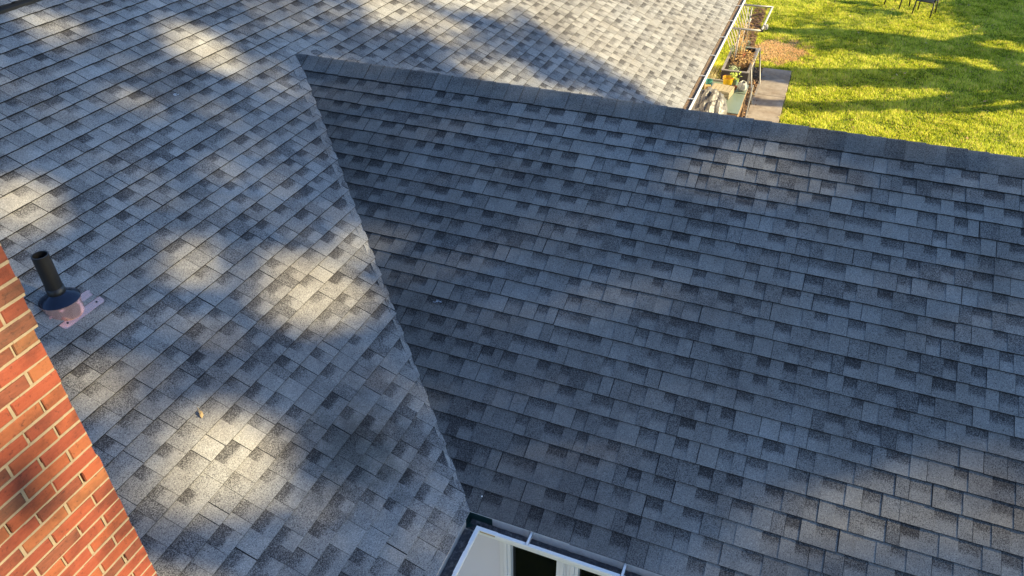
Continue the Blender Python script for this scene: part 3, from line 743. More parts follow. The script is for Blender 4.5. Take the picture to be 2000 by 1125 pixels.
# square pipe frame over the planter
PFZ = GZ + 1.25
pf = empty('pipe_frame', (15.15, .11, GZ), 'tall galvanised square pipe frame standing over the raised planter', 'frame')
tube_part('rail', [(15.20, -.36, PFZ), (15.15, .62, PFZ)], .024, M_SILVER, pf)
tube_part('rail', [(17.15, -.40, PFZ), (17.08, .62, PFZ)], .024, M_SILVER, pf)
tube_part('rail', [(15.20, -.36, PFZ + .002), (17.15, -.40, PFZ + .002)], .024, plain('white_pipe', (.42, .41, .40), .4), pf)
tube_part('post', [(15.16, .11, PFZ), (15.16, .11, GZ)], .020, M_SILVER, pf)
tube_part('post', [(16.93, .07, PFZ), (16.93, .07, GZ)], .020, M_SILVER, pf)
mb = MB(); mb.lathe([(0, .03), (.05, .03), (.07, .015), (.05, 0), (.07, -.015), (.05, -.03), (0, -.03)], (0, 0, 0), 16)
part(mb, 'pulley', [plain('white_plastic', (.45, .45, .43), .35)], pf, Matrix.Translation((15.55, -.43, PFZ - .01)) @ Matrix.Rotation(math.pi / 2, 4, 'X') @ Matrix.Rotation(.3, 4, 'Y'), smooth=True)
mb = MB(); mb.lathe([(0, .026), (.03, .026), (.03, -.026), (0, -.026)], (0, 0, 0), 12)
part(mb, 'end_cap', [M_DARKM], pf, Matrix.Translation((15.20, -.375, PFZ)) @ Matrix.Rotation(math.pi / 2, 4, 'X'))
# planter box: dark panels with grey rim
M_PLAN = plain('weathered_dark_wood', (.045, .038, .036), .75, 0, .4, 14)
M_RIM = plain('grey_rim', (.22, .20, .19), .6, 0, .3, 10)
RZp = GZ + .6
pb = empty('raised_planter', (15.05, .06, GZ), 'dark raised planter box holding dried plants and a clay pot', 'planter')
x0, x1, y0, y1 = 14.2, 15.92, -.32, .27
for (a, b) in (((x0, y0, GZ + .12), (x0 + .03, y1, RZp)), ((x1 - .03, y0, GZ + .12), (x1, y1, RZp)), ((x0 + .03, y0, GZ + .12), (x1 - .03, y0 + .03, RZp)), ((x0 + .03, y1 - .03, GZ + .12), (x1 - .03, y1, RZp))):
    mb = MB(); mb.box(a, b); part(mb, 'side_panel', [M_PLAN], pb)
mb = MB(); w = .045
for (a, b) in (((x0 - .01, y0 - .01, RZp), (x0 + w, y1 + .01, RZp + .02)), ((x1 - w, y0 - .01, RZp), (x1 + .01, y1 + .01, RZp + .02)), ((x0 + w, y0 - .01, RZp), (x1 - w, y0 + w, RZp + .02)), ((x0 + w, y1 - w, RZp), (x1 - w, y1 + .01, RZp + .02))): mb.box(a, b)
part(mb, 'rim', [M_RIM], pb)
mb = MB(); mb.box((x0 + .03, y0 + .03, RZp - .2), (x1 - .03, y1 - .03, RZp - .10)); part(mb, 'potting_soil', [plain('potting_soil', (.05, .035, .022), .95, 0, .5, 30, .8, 60)], pb)
for (xx, yy) in ((x0, y0), (x0, y1 - .04), (x1 - .04, y0), (x1 - .04, y1 - .04)):
    mb = MB(); mb.box((xx, yy, GZ), (xx + .04, yy + .04, GZ + .12)); part(mb, 'leg', [M_PLAN], pb)
mb = MB(); mb.box((x0 - .02, y0 + .06, GZ + .28), (x0 - .002, y1 - .06, GZ + .34)); part(mb, 'cross_rail', [M_RIM], pb)
# folding tube stand leaning on the planter's path side
st = empty('tube_stand', (14.7, -.45, GZ), 'bent silver tube stand leaning between the raised planter and the path', 'stand')
ztop = GZ + .66
tube_part('tube_loop', [(14.40, -.34, ztop), (15.80, -.36, ztop), (15.83, -.37, ztop - .03), (15.22, -.54, GZ + .06), (15.17, -.545, GZ + .02), (13.90, -.53, GZ + .02), (13.86, -.525, GZ + .05), (14.37, -.35, ztop - .03), (14.40, -.34, ztop)], .017, M_SILVER, st)
# plants
def leafy(name, base, n, h, spread, ll, mat, parent=None, seed=0, lean=(0, 0), **kw):
    r = random.Random(seed); mb = MB()
    for i in range(n):
        an = r.uniform(0, 6.28); rad = spread * math.sqrt(r.random()); hh = h * r.uniform(.35, 1)
        p = Vector((base[0] + rad * math.cos(an) + lean[0] * hh, base[1] + rad * math.sin(an) + lean[1] * hh, base[2] + hh)); q = Vector((base[0] + rad * .2 * math.cos(an), base[1] + rad * .2 * math.sin(an), base[2]))
        if i % 3 == 0: mb.tube([q, (q + p) / 2 + Vector((r.uniform(-.02, .02), r.uniform(-.02, .02), .01)), p], [.004, .003, .0015], 3, 0, .25, cap=False)
        for k in range(2):
            a2 = r.uniform(0, 6.28); u = Vector((math.cos(a2), math.sin(a2), r.uniform(-.4, .7))) * ll * r.uniform(.6, 1.2); v = u.cross(Vector((r.uniform(-1, 1), r.uniform(-1, 1), 1))).normalized() * ll * .28
            mb.face([p, p + u * .5 + v, p + u, p + u * .5 - v], 0, r.random())
    if parent: return part(mb, name, [mat], parent, **kw)
    return mb.build(name, mat, None, **kw)
M_GREEN = litter_mat('green_leaf', [(0, (.04, .09, .02)), (.5, (.12, .24, .04)), (1, (.35, .45, .10))])
M_PALE = litter_mat('pale_leaf', [(0, (.16, .22, .10)), (.5, (.34, .42, .22)), (1, (.60, .66, .42))])
M_DRY = litter_mat('dry_leaf', [(0, (.20, .11, .05)), (.5, (.48, .30, .13)), (1, (.70, .46, .16))])
M_STRAW = litter_mat('straw', [(0, (.30, .22, .10)), (.5, (.50, .42, .20)), (1, (.62, .60, .32))])
zs = RZp - .10
leafy('green_plant', (15.35, .14, zs), 60, .28, .13, .07, M_PALE, seed=1, label='pale green leafy plant in the house-side corner of the planter', cat='plant')
leafy('dried_plant', (14.75, -.10, zs), 150, .30, .30, .04, M_DRY, seed=2, label='dried orange-brown plants filling the near half of the planter', cat='plant')
leafy('grey_green_plant', (15.75, -.02, zs), 40, .32, .10, .06, litter_mat('grey_leaf', [(0, (.12, .16, .12)), (1, (.40, .48, .40))]), seed=3, label='grey-green plant at the far end of the planter', cat='plant')
leafy('dried_plant', (15.2, -.20, zs), 60, .25, .12, .05, M_DRY, seed=4, label='orange dried foliage beside the clay pot by the planter rim', cat='plant')
leafy('low_plant', (14.40, .02, zs), 40, .14, .10, .05, M_PALE, seed=6, label='low white-flecked plant at the near rim of the planter', cat='plant')
mb = MB(); M_TERRA = plain('terracotta', (.30, .09, .04), .75)
mb.lathe([(0, 0), (.065, 0), (.085, .13), (.098, .13), (.098, .165), (.086, .165), (.082, .13), (0, .12)], (15.32, -.0, zs), 18)
mb.build('clay_pot', M_TERRA, None, label='orange terracotta pot standing among plants in the raised planter', cat='pot')
# tall dry stems arching in the planter
mb = MB(); r = random.Random(12)
for i in range(26):
    b0 = Vector((15.3 + r.uniform(-.15, .2), .05 + r.uniform(-.12, .12), zs)); d = Vector((r.uniform(.1, 1.0), r.uniform(-.45, .15), 0)); hh = r.uniform(.4, .95)
    mb.tube([b0, b0 + Vector((0, 0, hh * .5)) + d * .12, b0 + Vector((0, 0, hh * .9)) + d * .4, b0 + Vector((0, 0, hh * .8)) + d * .75], [.006, .005, .004, .002], 4, 0, r.random(), cap=False)
mb.build('dry_stems', M_DRY, None, label='tall arching dry vine stems rising from the planter', cat='plant')
# fan of thin slats
tr = empty('slat_trellis', (16.1, .35, GZ), 'leaning trellis of thin pale slats beneath the gutter', 'trellis')
M_SLAT = plain('pale_slat', (.40, .36, .30), .7, 0, .3, 20)
for i in range(11):
    t_ = i / 10; xb_, yb_ = 15.75 + .10 * i, .40 - .045 * i
    mb = MB(); b0 = Vector((15.9 + .16 * i, .28 - .02 * i, GZ + .45 + .03 * i)); t0 = Vector((15.75 + .18 * i, .47 - .01 * i, GZ + .95 + .04 * i))
    d = (t0 - b0); mb.tube([b0, t0], .013, 4); part(mb, 'slat', [M_SLAT], tr)
mb = MB(); mb.tube([(15.85, .30, GZ + .47), (17.6, .08, GZ + .79)], .011, 4); part(mb, 'cross_slat', [M_SLAT], tr)
mb = MB(); mb.tube([(16.6, .12, GZ), (16.62, .12, GZ + 1.35)], .008, 5); mb.build('stake', plain('white_stake', (.7, .72, .74), .5), None, label='thin white stake upright behind the pipe frame', cat='stake')
# bark mulch strip beyond the planter
mb = MB(); r = random.Random(5)
for i in range(2600):
    k = r.random(); x = 16.7 + 4.6 * k; y_ = .12 + r.uniform(-.22, .25) * (1 - .35 * k); z = GZ + .02 + r.uniform(0, .05); an = r.uniform(0, 6.28); l = r.uniform(.03, .07)
    p = Vector((x, y_, z)); u = Vector((math.cos(an), math.sin(an), r.uniform(-.4, .4))) * l; v = Vector((-math.sin(an), math.cos(an), .2)) * l * .35
    mb.face([p - u, p + v, p + u, p - v], 0, r.random() * .5)
mb.build('bark_mulch', M_LIT, None, label='brown bark mulch strip along the house beyond the planter', cat='mulch', kind='stuff')
# ornamental grass clump
def tuft(name, base, n, h, spread, mat, seed, **kw):
    r = random.Random(seed); mb = MB()
    for i in range(n):
        an = r.uniform(0, 6.28); d = Vector((math.cos(an), math.sin(an), 0)); b0 = Vector(base) + d * r.uniform(0, .07); hh = h * r.uniform(.5, 1); s = spread * r.uniform(.2, 1)
        p = [b0, b0 + Vector((0, 0, hh * .6)) + d * s * .3, b0 + Vector((0, 0, hh)) + d * s * .7, b0 + Vector((0, 0, hh * .85)) + d * s]
        sv = Vector((-d.y, d.x, 0)) * .006
        for k in range(3):
            w0, w1 = sv * (1 - k * .3), sv * (1 - (k + 1) * .3); mb.face([p[k] - w0, p[k] + w0, p[k + 1] + w1, p[k + 1] - w1], 0, r.random())
    return mb.build(name, mat, None, **kw)
tuft('ornamental_grass', (14.0, .48, GZ), 360, .62, .24, M_STRAW, 1, label='straw-coloured ornamental grass tuft between planter and potting bench', cat='grass tuft')
tuft('ornamental_grass', (14.55, .50, GZ), 260, .55, .2, M_STRAW, 2, label='greenish dry grass tuft between the planter and the house wall', cat='grass tuft')
# potting bench
TZ = GZ + .72
bench = empty('potting_bench', (12.45, -.02, GZ), 'wooden potting bench with a pale green glass top beside the path', 'bench')
M_WOOD = plain('weathered_wood', (.34, .22, .12), .75, 0, .35, 18, .3, 40)
def board(a, b, name='board', mat=M_WOOD, parent=bench):
    mb = MB(); mb.box(a, b); return part(mb, name, [mat], parent)
bx0, bx1, by0, by1 = 11.60, 13.16, -.42, .40
for (xx, yy) in ((bx0, by0), (bx0, by1 - .05), (bx1 - .05, by0), (bx1 - .05, by1 - .05)): board((xx, yy, GZ), (xx + .05, yy + .05, TZ - .04), 'leg')
board((bx0, by0 - .012, TZ - .10), (bx1, by0 + .012, TZ - .005), 'apron'); board((bx0 - .012, by0, TZ - .10), (bx0 + .012, by1, TZ - .005), 'apron')
for i in range(7): board((bx0 + .02, by0 + .02 + i * .115, GZ + .30), (bx1 - .02, by0 + .12 + i * .115, GZ + .325), 'shelf_board')
for i in range(7): board((bx0 - .03, by0 + .02 + i * .115, GZ + .1), (bx0 - .012, by0 + .07 + i * .115, TZ - .12), 'front_slat')
mgl, t, b = nt('frosted_glass'); b.inputs['Base Color'].default_value = (.17, .215, .165, 1); b.inputs['Roughness'].default_value = .22
board((bx0 - .01, by0 - .02, TZ), (12.62, by1, TZ + .012), 'glass_top', mgl); board((12.66, by0 - .02, TZ), (bx1, by1, TZ + .012), 'glass_top', mgl)
board((bx1 - .02, by0 + .1, TZ + .012), (bx1 + .01, by1 + .05, TZ + .05), 'back_board', plain('pale_board', (.28, .26, .225), .7))
ZT = TZ + .012
def pot(name, x, y_, r_, h, mat, label, cat='pot', z=ZT, flare=1.15):
    mb = MB(); mb.lathe([(0, 0), (r_ * .8, 0), (r_ * flare * .93, h * .82), (r_ * flare, h * .82), (r_ * flare, h), (r_ * flare * .88, h), (r_ * .8, h * .6), (0, h * .6)], (x, y_, z), 20)
    return mb.build(name, mat, None, label=label, cat=cat, smooth=False)
m, t, b = nt('yellow_plastic'); b.inputs['Base Color'].default_value = (.62, .38, .006, 1); b.inputs['Roughness'].default_value = .4
pot('plant_pot', 12.93, -.02, .100, .20, m, 'large bright yellow pot on the potting bench')
mb = MB(); mb.lathe([(.108, 0), (.118, .0), (.118, .008), (.106, .008)], (12.93, -.02, ZT + .199), 24); mb.build('pot_ring', plain('orange_plastic', (.45, .14, .03), .5), None, label='orange ring resting on the rim of the yellow pot', cat='ring')
mb = MB(); mb.lathe([(0, 0), (.05, 0), (.06, .02), (0, .02)], (12.93, -.02, ZT + .128), 12); mb.build('dark_bulb', M_DARKM, None, label='dark object inside the yellow pot', cat='bulb')
gp = pot('plant_pot', 13.03, -.16, .06, .14, plain('sage_plastic', (.22, .32, .24), .5), 'sage green pot with a leafy seedling beside the yellow pot')
leafy('seedling', (13.03, -.16, ZT + .10), 26, .16, .10, .07, litter_mat('lime_leaf', [(0, (.2, .3, .03)), (1, (.6, .65, .12))]), seed=9, label='lime green seedling growing in the sage green pot', cat='plant')
pot('plant_pot', 12.83, -.19, .045, .07, plain('salmon_clay', (.42, .18, .09), .7), 'small salmon clay pot between crate and white bag')
pot('plant_pot', 12.86, .16, .028, .05, plain('red_cup', (.55, .12, .10), .5), 'tiny red cup on the potting bench left of the yellow pot')
mb = MB(); mb.lathe([(.0, 0), (.062, 0), (.075, .13), (.070, .13), (.058, .012), (0, .012)], (12.83, .35, ZT), 20); m, t, b = nt('teal_glass'); b.inputs['Base Color'].default_value = (.12, .42, .34, 1); b.inputs['Roughness'].default_value = .12; b.inputs['Transmission Weight'].default_value = .5
mb.build('glass_jar', m, None, label='teal green glass jar near the gutter on the potting bench', cat='jar')
mb = MB(); mb.box((12.68, -.10, 0), (12.90, .14, .006), M=Matrix.Translation((0, 0, ZT)) @ Matrix.Translation((12.79, .02, 0)) @ Matrix.Rotation(.3, 4, 'Z') @ Matrix.Translation((-12.79, -.02, 0))); mb.build('paper_sheet', plain('white_paper', (.55, .55, .54), .6), None, label='white sheet lying under the yellow pot', cat='paper')
# white bag: crumpled sack, open top
def sack(name, c, rx, ry, h, mat, seed, label, cat, openr=.6):
    r = random.Random(seed); mb = MB(); n = 18; prof = [(.75, 0), (1.02, .25), (1.0, .55), (.85, .85), (openr, 1.0), (openr * .85, .8), (0, .55)]; vs = []; fs = []
    for i, (rr_, hh) in enumerate(prof):
        for k in range(n):
            an = 2 * math.pi * k / n; j = 1 + .10 * math.sin(3 * an + seed) + r.uniform(-.06, .06)
            vs.append((c[0] + rx * rr_ * j * math.cos(an), c[1] + ry * rr_ * j * math.sin(an), c[2] + h * hh * (1 + r.uniform(-.05, .05))))
    for i in range(len(prof) - 1):
        for k in range(n): k2 = (k + 1) % n; fs.append((i * n + k, i * n + k2, (i + 1) * n + k2, (i + 1) * n + k))
    mb.shared(vs, fs); return mb.build(name, mat, None, label=label, cat=cat)
sack('white_bag', (12.86, -.335, ZT), .15, .095, .17, plain('white_sack', (.34, .335, .30), .6), 2, 'white open sack on the path-side edge of the potting bench', 'bag')
mb = MB(); mb.box((12.80, -.37, ZT + .10), (12.95, -.30, ZT + .135)); mb.build('sack_mouth_shade', M_DARKM, None, label='dark block standing in for the shaded mouth of the white sack', cat='opening')  # dark block put in for the shade inside the sack's opening
# crates
cr = empty('wooden_crate', (12.45, .02, ZT), 'pale wooden slatted crate in the middle of the potting bench', 'crate')
M_PINE = plain('pale_pine', (.33, .27, .165), .7, 0, .25, 22)
Mc = Matrix.Translation((12.42, .03, ZT)) @ Matrix.Rotation(-.12, 4, 'Z')
for i in range(3):
    for (xx, ) in ((-.20,), (.19,)):
        mb = MB(); mb.box((xx, -.20, .01 + i * .05), (xx + .012, .20, .048 + i * .05)); part(mb, 'slat', [M_PINE], cr, Mc)
for i in range(3):
    for yy in (-.21, .20):
        mb = MB(); mb.box((-.20, yy, .01 + i * .05), (.20, yy + .012, .048 + i * .05)); part(mb, 'slat', [M_PINE], cr, Mc)
for i in range(5): mb = MB(); mb.box((-.19, -.19 + i * .078, .145 + .003 * (i % 2)), (.19, -.12 + i * .078, .155 + .003 * (i % 2))); part(mb, 'lid_slat', [M_PINE], cr, Mc)
mb = MB(); mb.box((-.07, -.06, 0), (.07, .06, .08), M=Matrix.Translation((12.62, .33, ZT)) @ Matrix.Rotation(.3, 4, 'Z')); mb.build('wood_block', plain('golden_wood', (.40, .26, .09), .7), None, label='golden wooden block next to the gutter on the potting bench', cat='wood block')
mb = MB(); mb.lathe([(.10, 0), (.16, .015), (.165, .022), (.10, .008), (0, .006)], (0, 0, 0), 24); mb.build('white_plate', plain('white_ceramic', (.50, .50, .48), .3), None, M=Matrix.Translation((12.10, .0, ZT + .002)) @ Matrix.Diagonal((1.1, .8, 1, 1)), label='white oval plate half covered by the grey tarp', cat='plate')
# crumpled tarp
def tarp():
    n = 46; vs = []; fs = []; r = np.random.default_rng(5)
    for i in range(n):
        for j in range(n):
            u, v = i / (n - 1) * 2 - 1, j / (n - 1) * 2 - 1; rad = math.hypot(u, v)
            x = 11.45 + u * .56; y_ = .13 + v * .36
            k = max(0, 1 - rad ** 2.2 * .8)
            fold = .06 * abs(math.sin(5 * u + 3.1 * v + 1.5 * math.sin(4 * v))) + .035 * abs(math.sin(-4 * u + 8 * v + 2 * math.sin(3 * u))) + .03 * abs(math.sin(13 * u + 9 * v + math.sin(7 * v))) + .02 * abs(math.sin(23 * v - 9 * u))
            z = ZT + .02 + .27 * k * (.75 + .25 * math.sin(2.5 * u + 1)) + fold * (.4 + k)
            if rad > .95: z -= (rad - .95) * .9
            vs.append((x + .02 * math.sin(9 * v), y_ + .02 * math.sin(8 * u), z))
    for i in range(n - 1):
        for j in range(n - 1): a = i * n + j; fs.append((a, a + 1, a + n + 1, a + n))
    mb = MB(); mb.shared(vs, fs); m, t, b = nt('grey_tarp'); g = t.nodes.new('ShaderNodeNewGeometry')
    L(t, mix(t, noise(t, g.outputs['Position'], 9, 4), (.085, .078, .074), (.19, .175, .16)), b.inputs['Base Color']); b.inputs['Roughness'].default_value = .42; bump(t, b, noise(t, g.outputs['Position'], 26, 4), .7, .012)
    o = mb.build('crumpled_tarp', m, None, label='crumpled silver-grey tarp heaped at the near end of the bench', cat='tarp', smooth=True)
    md = o.modifiers.new('thick', 'SOLIDIFY'); md.thickness = .003
tarp()
tube_part_post = MB(); tube_part_post.tube([(12.95, -.50, GZ), (13.55, -.50, GZ + .60)], .014, 6)
tube_part_post.build('garden_rod', M_SILVER, None, label='silver rod leaning on the path edge of the potting bench', cat='rod')
# ------------------------------------------------------------------ patio chairs on the lawn
def chair(loc, rot, label):
    ch = empty('patio_chair', loc, label, 'chair', 'black patio chairs on the lawn'); ch.rotation_euler = (0, 0, rot)
    def P(name, pts, r, n=6):
        mb = MB(); mb.tube(pts, r, n); o = bpy.data.objects.new(name, mb.mesh(name, [M_DARKM], True)); C.objects.link(o); o.parent = ch
    for sx in (-1, 1):
        P('leg', [(sx * .25, -.25, 0), (sx * .245, -.22, .25), (sx * .24, -.21, .43)], .019); P('leg', [(sx * .24, .30, 0), (sx * .235, .24, .25), (sx * .235, .22, .43)], .019)
        P('armrest', [(sx * .24, -.21, .42), (sx * .25, -.2, .62), (sx * .255, -.12, .66), (sx * .255, .22, .64)], .018)
        P('back_post', [(sx * .235, .21, .42), (sx * .235, .27, .70), (sx * .22, .33, .95)], .019)
    P('seat_rail', [(-.24, -.23, .42), (.24, -.23, .42)], .015); P('seat_rail', [(-.24, .21, .42), (.24, .21, .42)], .015)
    P('top_rail', [(-.22, .33, .95), (.22, .33, .95)], .019)
    mb = MB(); mb.box((-.235, -.23, .418), (.235, .21, .432)); m = plain('black_sling', (.03, .03, .032), .35); o = bpy.data.objects.new('seat', mb.mesh('seat', [m])); C.objects.link(o); o.parent = ch
    mb = MB()
    vs = [(-.225, .225, .47), (.225, .225, .47), (.215, .33, .93), (-.215, .33, .93), (-.225, .240, .47), (.225, .240, .47), (.215, .345, .93), (-.215, .345, .93)]
    mb.shared(vs, [(0, 1, 2, 3), (7, 6, 5, 4), (0, 4, 5, 1), (1, 5, 6, 2), (2, 6, 7, 3), (3, 7, 4, 0)]); o = bpy.data.objects.new('backrest', mb.mesh('backrest', [m])); C.objects.link(o); o.parent = ch
chair((22.42, -4.34, GZ), math.radians(252), 'black metal patio chair whose seat shows at the top edge, right of the other')
chair((23.05, -3.62, GZ), math.radians(236), 'black patio chair showing only its legs, left of the one with its seat in view')
# ------------------------------------------------------------------ trees that throw the shade (they stand off to the right)
E_MAIN = [(2.55, 4.18, 0.06, -0.35, -0.25, -0.1, 1), (1.34, 3.98, 0.08, -0.17, -0.18, -0.09, 0.45), (0.04, 3.65, 0.07, -0.26, -0.2, -0.11, 0.85), (-0.66, 1.48, 0.34, -0.16, -0.12, -0.31, 1), (0.87, 1.83, 0.13, -0.35, -0.36, -0.08, 1), (1.42, 1.81, 0.02, -0.13, -0.32, -0.15, 0.6), (0.38, 2.58, 0.2, -0.1, -0.12, -0.18, 0.45), (2.65, 3.06, -0.09, -0.2, -0.13, 0.0, 0.35), (1.6, 2.73, -0.12, -0.29, -0.26, 0.02, 0.12), (5.06, 3.59, 0.15, -0.41, -0.35, -0.1, 0.85), (5.4, 2.83, 0.1, -0.46, -0.37, -0.04, 0.75), (5.31, 1.91, 0.37, -0.64, -0.33, -0.04, 0.5), (5.7, 1.25, 0.21, -0.37, -0.31, -0.0, 0.6), (3.81, 4.14, 0.15, -0.28, -0.28, -0.1, 0.35), (-0.72, 2.28, 0.18, -0.05, -0.08, -0.18, 0.4), (-0.14, 2.38, 0.19, -0.08, -0.09, -0.15, 0.25), (1.67, 4.98, 0.11, -0.3, -0.2, -0.09, 0.2), (2.63, 3.65, 0.08, -0.23, -0.27, -0.09, 0.25)]
E_WING = [(1.36, 3.07, 0.50, -0.03, -0.04, -0.22, 0.75), (1.55, 2.87, 0.30, 0.01, -0.02, -0.12, 0.5), (2.94, 0.87, 0.60, -0.02, -0.1, -0.24, 0.8), (2.0, 0.57, 0.45, -0.01, -0.06, -0.2, 0.55), (-0.65, 2.69, 0.42, -0.03, 0.02, -0.28, 0.07)]
E_DARK = [(5.97, 2.27, 0.32, -0.55, -0.41, -0.06, 1), (6.27, 1.54, 0.08, -0.44, -0.45, -0.03, 1), (6.22, 0.9, -0.03, -0.32, -0.36, 0.02, 1), (5.81, 2.96, 0.27, -0.32, -0.23, -0.04, 0.4)]
def field(E_, U, V):
    tot = np.zeros_like(U)
    for (cx, cy, ux, uy, vx, vy, s) in E_:
        det = ux * vy - uy * vx; dx, dy = U - cx, V - cy
        aa = (dx * vy - dy * vx) / det; bb = (ux * dy - uy * dx) / det
        tot = np.maximum(tot, s * np.clip(2.1 - 1.55 * np.sqrt(aa * aa + bb * bb), 0, 1))
    return tot
def crown_points():
    out = []
    S3 = np.array(SUN)
    # main slope
    n = 36000; U = rng.uniform(-5.5, 8.5, n); V = rng.uniform(-.5, 8.5, n)
    lit = np.maximum(field(E_MAIN, U, V),   .032 + .03 * np.sin(2.1 * U + 1.3 * V) * np.sin(2.7 * V - .8 * U + 1))
    edge = 5.95 + .25 * np.clip(V, 0, 4) * 0 + np.where(V > 2.6, (2.6 - V) * .55, .75)      # open sky beyond this line
    lit = np.maximum(lit, np.clip((U - edge) / .35, 0, 1)); lit *= 1 - field(E_DARK, U, V)
    keep = (rng.random(n) < -np.log(np.clip(lit, .02, 1)) / 3.5) & ~(V * c_ < np.minimum(U, 2 * XR - U)); U, V = U[keep], V[keep]
    out.append(np.stack([U, V * c_, V * s_], 1))
    # wing slope
    n = 6200; U = rng.uniform(-3.4, 8.0, n); V = rng.uniform(-.6, 3.7, n)
    keep = (U > -V * c_) & (rng.random(n) < -np.log(np.maximum(field(E_WING, U, V), .025)) / 3.5); U, V = U[keep], V[keep]
    out.append(np.stack([V * c_, -U, V * s_], 1))
    P = np.concatenate(out); T = rng.uniform(0, 1, len(P)) ** .8 * 11 + 25
    P = P + S3 * T[:, None]
    # leave the line of sight from the sun to the chimney face open
    t = (P[:, 1] - CY) / S3[1]; H = P - S3 * t[:, None]
    onface = (H[:, 0] > CX - 1.3) & (H[:, 0] < CX + .25) & (H[:, 2] > .3) & (H[:, 2] < 3.4)
    mott = (np.sin(H[:, 0] * 9 + 2) * np.sin(H[:, 2] * 5 + 1) > .55) & (rng.random(len(P)) < .5)
    P = P[~onface | mott]
    # and to the lawn, path and bench
    t = (P[:, 2] - GZ) / S3[2]; H = P - S3 * t[:, None]
    lawn = (H[:, 0] > 11.0) & (H[:, 1] < -.3)
    return P[~lawn]
def leaf_cloud(P, size, mat, name, parent, seed):
    r = np.random.default_rng(seed); n = len(P)
    a = r.normal(size=(n, 3)); a /= np.linalg.norm(a, axis=1)[:, None]; b = np.cross(a, r.normal(size=(n, 3))); b /= np.linalg.norm(b, axis=1)[:, None]
    sz = size * r.uniform(.6, 1.4, n)[:, None]; a *= sz; b *= sz * .6
    v = np.stack([P - a, P + b, P + a, P - b], 1)
    me = bpy.data.meshes.new(name); me.vertices.add(n * 4); me.vertices.foreach_set('co', v.reshape(-1)); me.loops.add(n * 4); me.loops.foreach_set('vertex_index', np.arange(n * 4, dtype=np.int32))
    me.polygons.add(n); me.polygons.foreach_set('loop_start', np.arange(0, n * 4, 4, dtype=np.int32)); me.polygons.foreach_set('loop_total', np.full(n, 4, dtype=np.int32))
    at = me.attributes.new('tone', 'FLOAT', 'POINT'); at.data.foreach_set('value', np.repeat(r.random(n), 4)); me.update(); me.materials.append(mat)
    o = bpy.data.objects.new(name, me); C.objects.link(o); put(o, parent); return o
M_BARK = plain('bark', (.10, .075, .055), .9, 0, .4, 8, .6, 30)
M_TLEAF = litter_mat('tree_leaf', [(0, (.05, .07, .015)), (.6, (.10, .12, .03)), (1, (.20, .14, .04))])
P = crown_points()
q = np.quantile(P[:, 0], [.34, .67]); groups = [P[P[:, 0] < q[0]], P[(P[:, 0] >= q[0]) & (P[:, 0] < q[1])], P[P[:, 0] >= q[1]]]
labs = ['leafy tree beyond the left end of the roof, out of frame', 'tall leafy tree opposite the wing, out of frame', 'leafy tree opposite the far roof slope, out of frame']
for gi, G in enumerate(groups):
    ctr = G.mean(0); tree = empty('shade_tree', (ctr[0], ctr[1], GZ), labs[gi], 'tree', 'trees to the right of the house')
    r = random.Random(gi); mb = MB(); top = Vector(ctr)
    lo_ = float(G[:, 2].min()); fork = Vector((ctr[0], ctr[1], max(GZ + 2.5, lo_ - .8)))
    mb.tube([(ctr[0], ctr[1], GZ - .1), (ctr[0] + .1, ctr[1], (GZ + fork.z) / 2), fork], [.34, .27, .22], 12)
    part(mb, 'trunk', [M_BARK], tree, smooth=True)
    leaf_cloud(G, .125, M_TLEAF, 'crown', tree, gi)
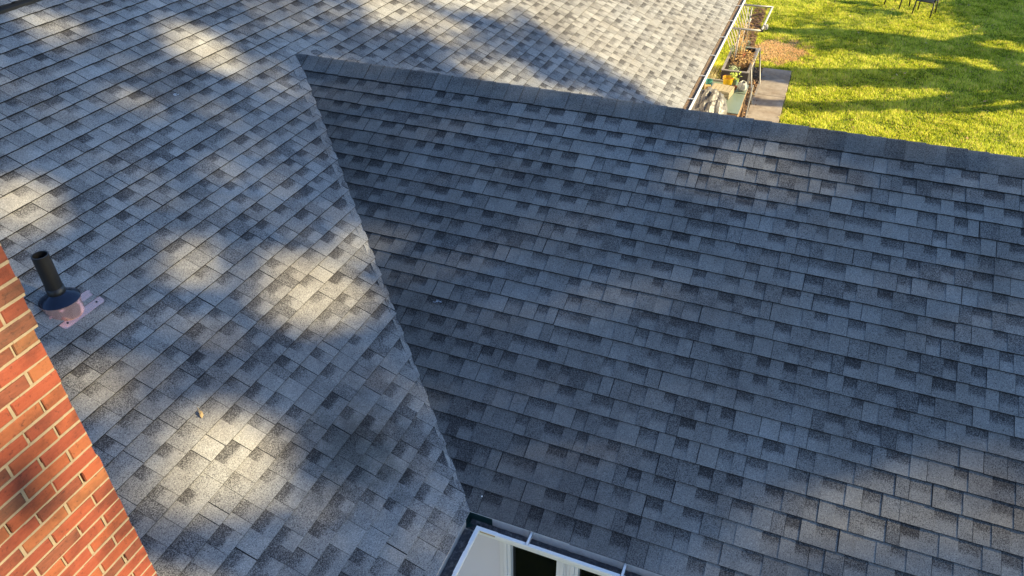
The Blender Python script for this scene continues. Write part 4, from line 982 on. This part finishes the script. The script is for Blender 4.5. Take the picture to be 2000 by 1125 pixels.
# bare-limbed tree whose trunk and boughs stripe the lawn
S3 = SUN
def up(px, py, Yp):
    """limb point at plane y=Yp above the lawn point it shades"""
    t = (Yp - py) / S3.y; return Vector((px + S3.x * t, Yp, GZ + S3.z * t))
bt = empty('bare_tree', (0, 0, 0), 'bare-limbed tree beyond the lawn, out of frame', 'tree')
limbs = [  # lawn points along each shadow band, plane, radii
    ([(18.35, -10.8), (18.05, -9.2), (17.55, -6.6), (17.25, -5.0), (16.7, -3.65), (16.3, -2.2), (15.95, -.9), (15.9, .3)], -12.4, [.60, .58, .54, .52, .48, .42, .36, .28]),
    ([(17.7, -7.2), (17.15, -5.2), (16.2, -4.6)], -12.4, [.28, .2, .12]),
    ([(17.9, -8.3), (16.9, -6.9), (16.1, -5.2), (15.2, -4.0), (14.75, -3.0), (14.25, -1.9), (14.1, -.9), (14.15, .2)], -12.8, [.24, .22, .21, .21, .20, .18, .15, .11]),
    ([(17.0, -8.2), (16.2, -6.6), (15.3, -5.0), (14.85, -4.0)], -13.2, [.08, .10, .10, .08]),
    ([(17.4, -5.6), (18.1, -4.9), (18.3, -4.3), (18.6, -3.5)], -11.9, [.22, .15, .10, .05]),
    ([(19.9, -8.8), (19.3, -6.8), (19.35, -5.6), (19.4, -4.6), (19.75, -3.2), (19.8, -2.0), (19.4, -1.0), (19.5, -.1)], -13.4, [.40, .34, .33, .33, .29, .24, .19, .12]),
    ([(19.35, -5.4), (20.4, -5.1), (20.9, -5.6)], -13.4, [.15, .1, .08]), ([(20.6, -6.9), (20.9, -5.9), (20.0, -4.9)], -13.7, [.14, .14, .06]),
    ([(19.0, -8.8), (17.9, -7.6), (18.0, -6.4), (19.4, -5.7)], -13.0, [.2, .16, .13, .1]),
    ([(19.2, -4.2), (18.5, -3.2), (18.7, -2.2), (18.2, -1.3)], -13.8, [.16, .14, .10, .06]), ([(16.2, -2.4), (15.5, -1.6), (15.45, -.8)], -12.6, [.07, .06, .04]),
]
mb = MB()
for pts, Yp, rad in limbs:
    # resample with a little wobble
    r = random.Random(len(pts)); P3 = [up(x, y_, Yp) for x, y_ in pts]; Q = []; R_ = []
    for i in range(len(P3) - 1):
        for k in range(4):
            w_ = k / 4; Q.append(P3[i].lerp(P3[i + 1], w_) + Vector((r.gauss(0, .03), r.gauss(0, .1), r.gauss(0, .02)))); R_.append((rad[i] * (1 - w_) + rad[i + 1] * w_) * 1.35)
    Q.append(P3[-1]); R_.append(rad[-1] * 1.35); mb.tube(Q, R_, 8)
tk = up(18.35, -10.8, -12.4); mb.tube([(tk.x, -12.4, GZ - .2), tk], [.6, .58], 12)
part(mb, 'trunk', [M_BARK], bt, smooth=True)
# twigs and remaining leaves
def lawn_leaves():
    spots = [(23.2, -7.0, 1.5, 1.3, 1.0, 16000), (24.5, -8.2, 1.5, 2.5, 1, 12000), (19.3, -2.6, .65, 1.4, .5, 420), (19.0, -4.1, .5, 1.0, .4, 200), (20.5, -1.5, .5, 1.2, .35, 220), (21.5, -6.2, .8, .7, .5, 420), (18.6, -2.0, .6, 1.3, .35, 300), (18.3, -6.7, .35, .7, .4, 160), (16.3, -1.6, .25, 1.2, .35, 130), (22.0, -2.8, .55, .9, .3, 160)]
    out = []
    for (x, y_, sx, sy, k, n) in spots:
        p = np.stack([x + rng.normal(0, sx * .6, n), y_ + rng.normal(0, sy * .6, n), np.full(n, GZ)], 1); T = rng.uniform(9, 14, n) + np.clip(-(y_), 0, 9) * -.5; out.append(p + np.array(S3) * T[:, None])
    return np.concatenate(out)
leaf_cloud(lawn_leaves(), .075, M_TLEAF, 'crown', bt, 40)
# ------------------------------------------------------------------ render defaults
S.render.engine = 'CYCLES'; S.render.resolution_x = 1024; S.render.resolution_y = 576
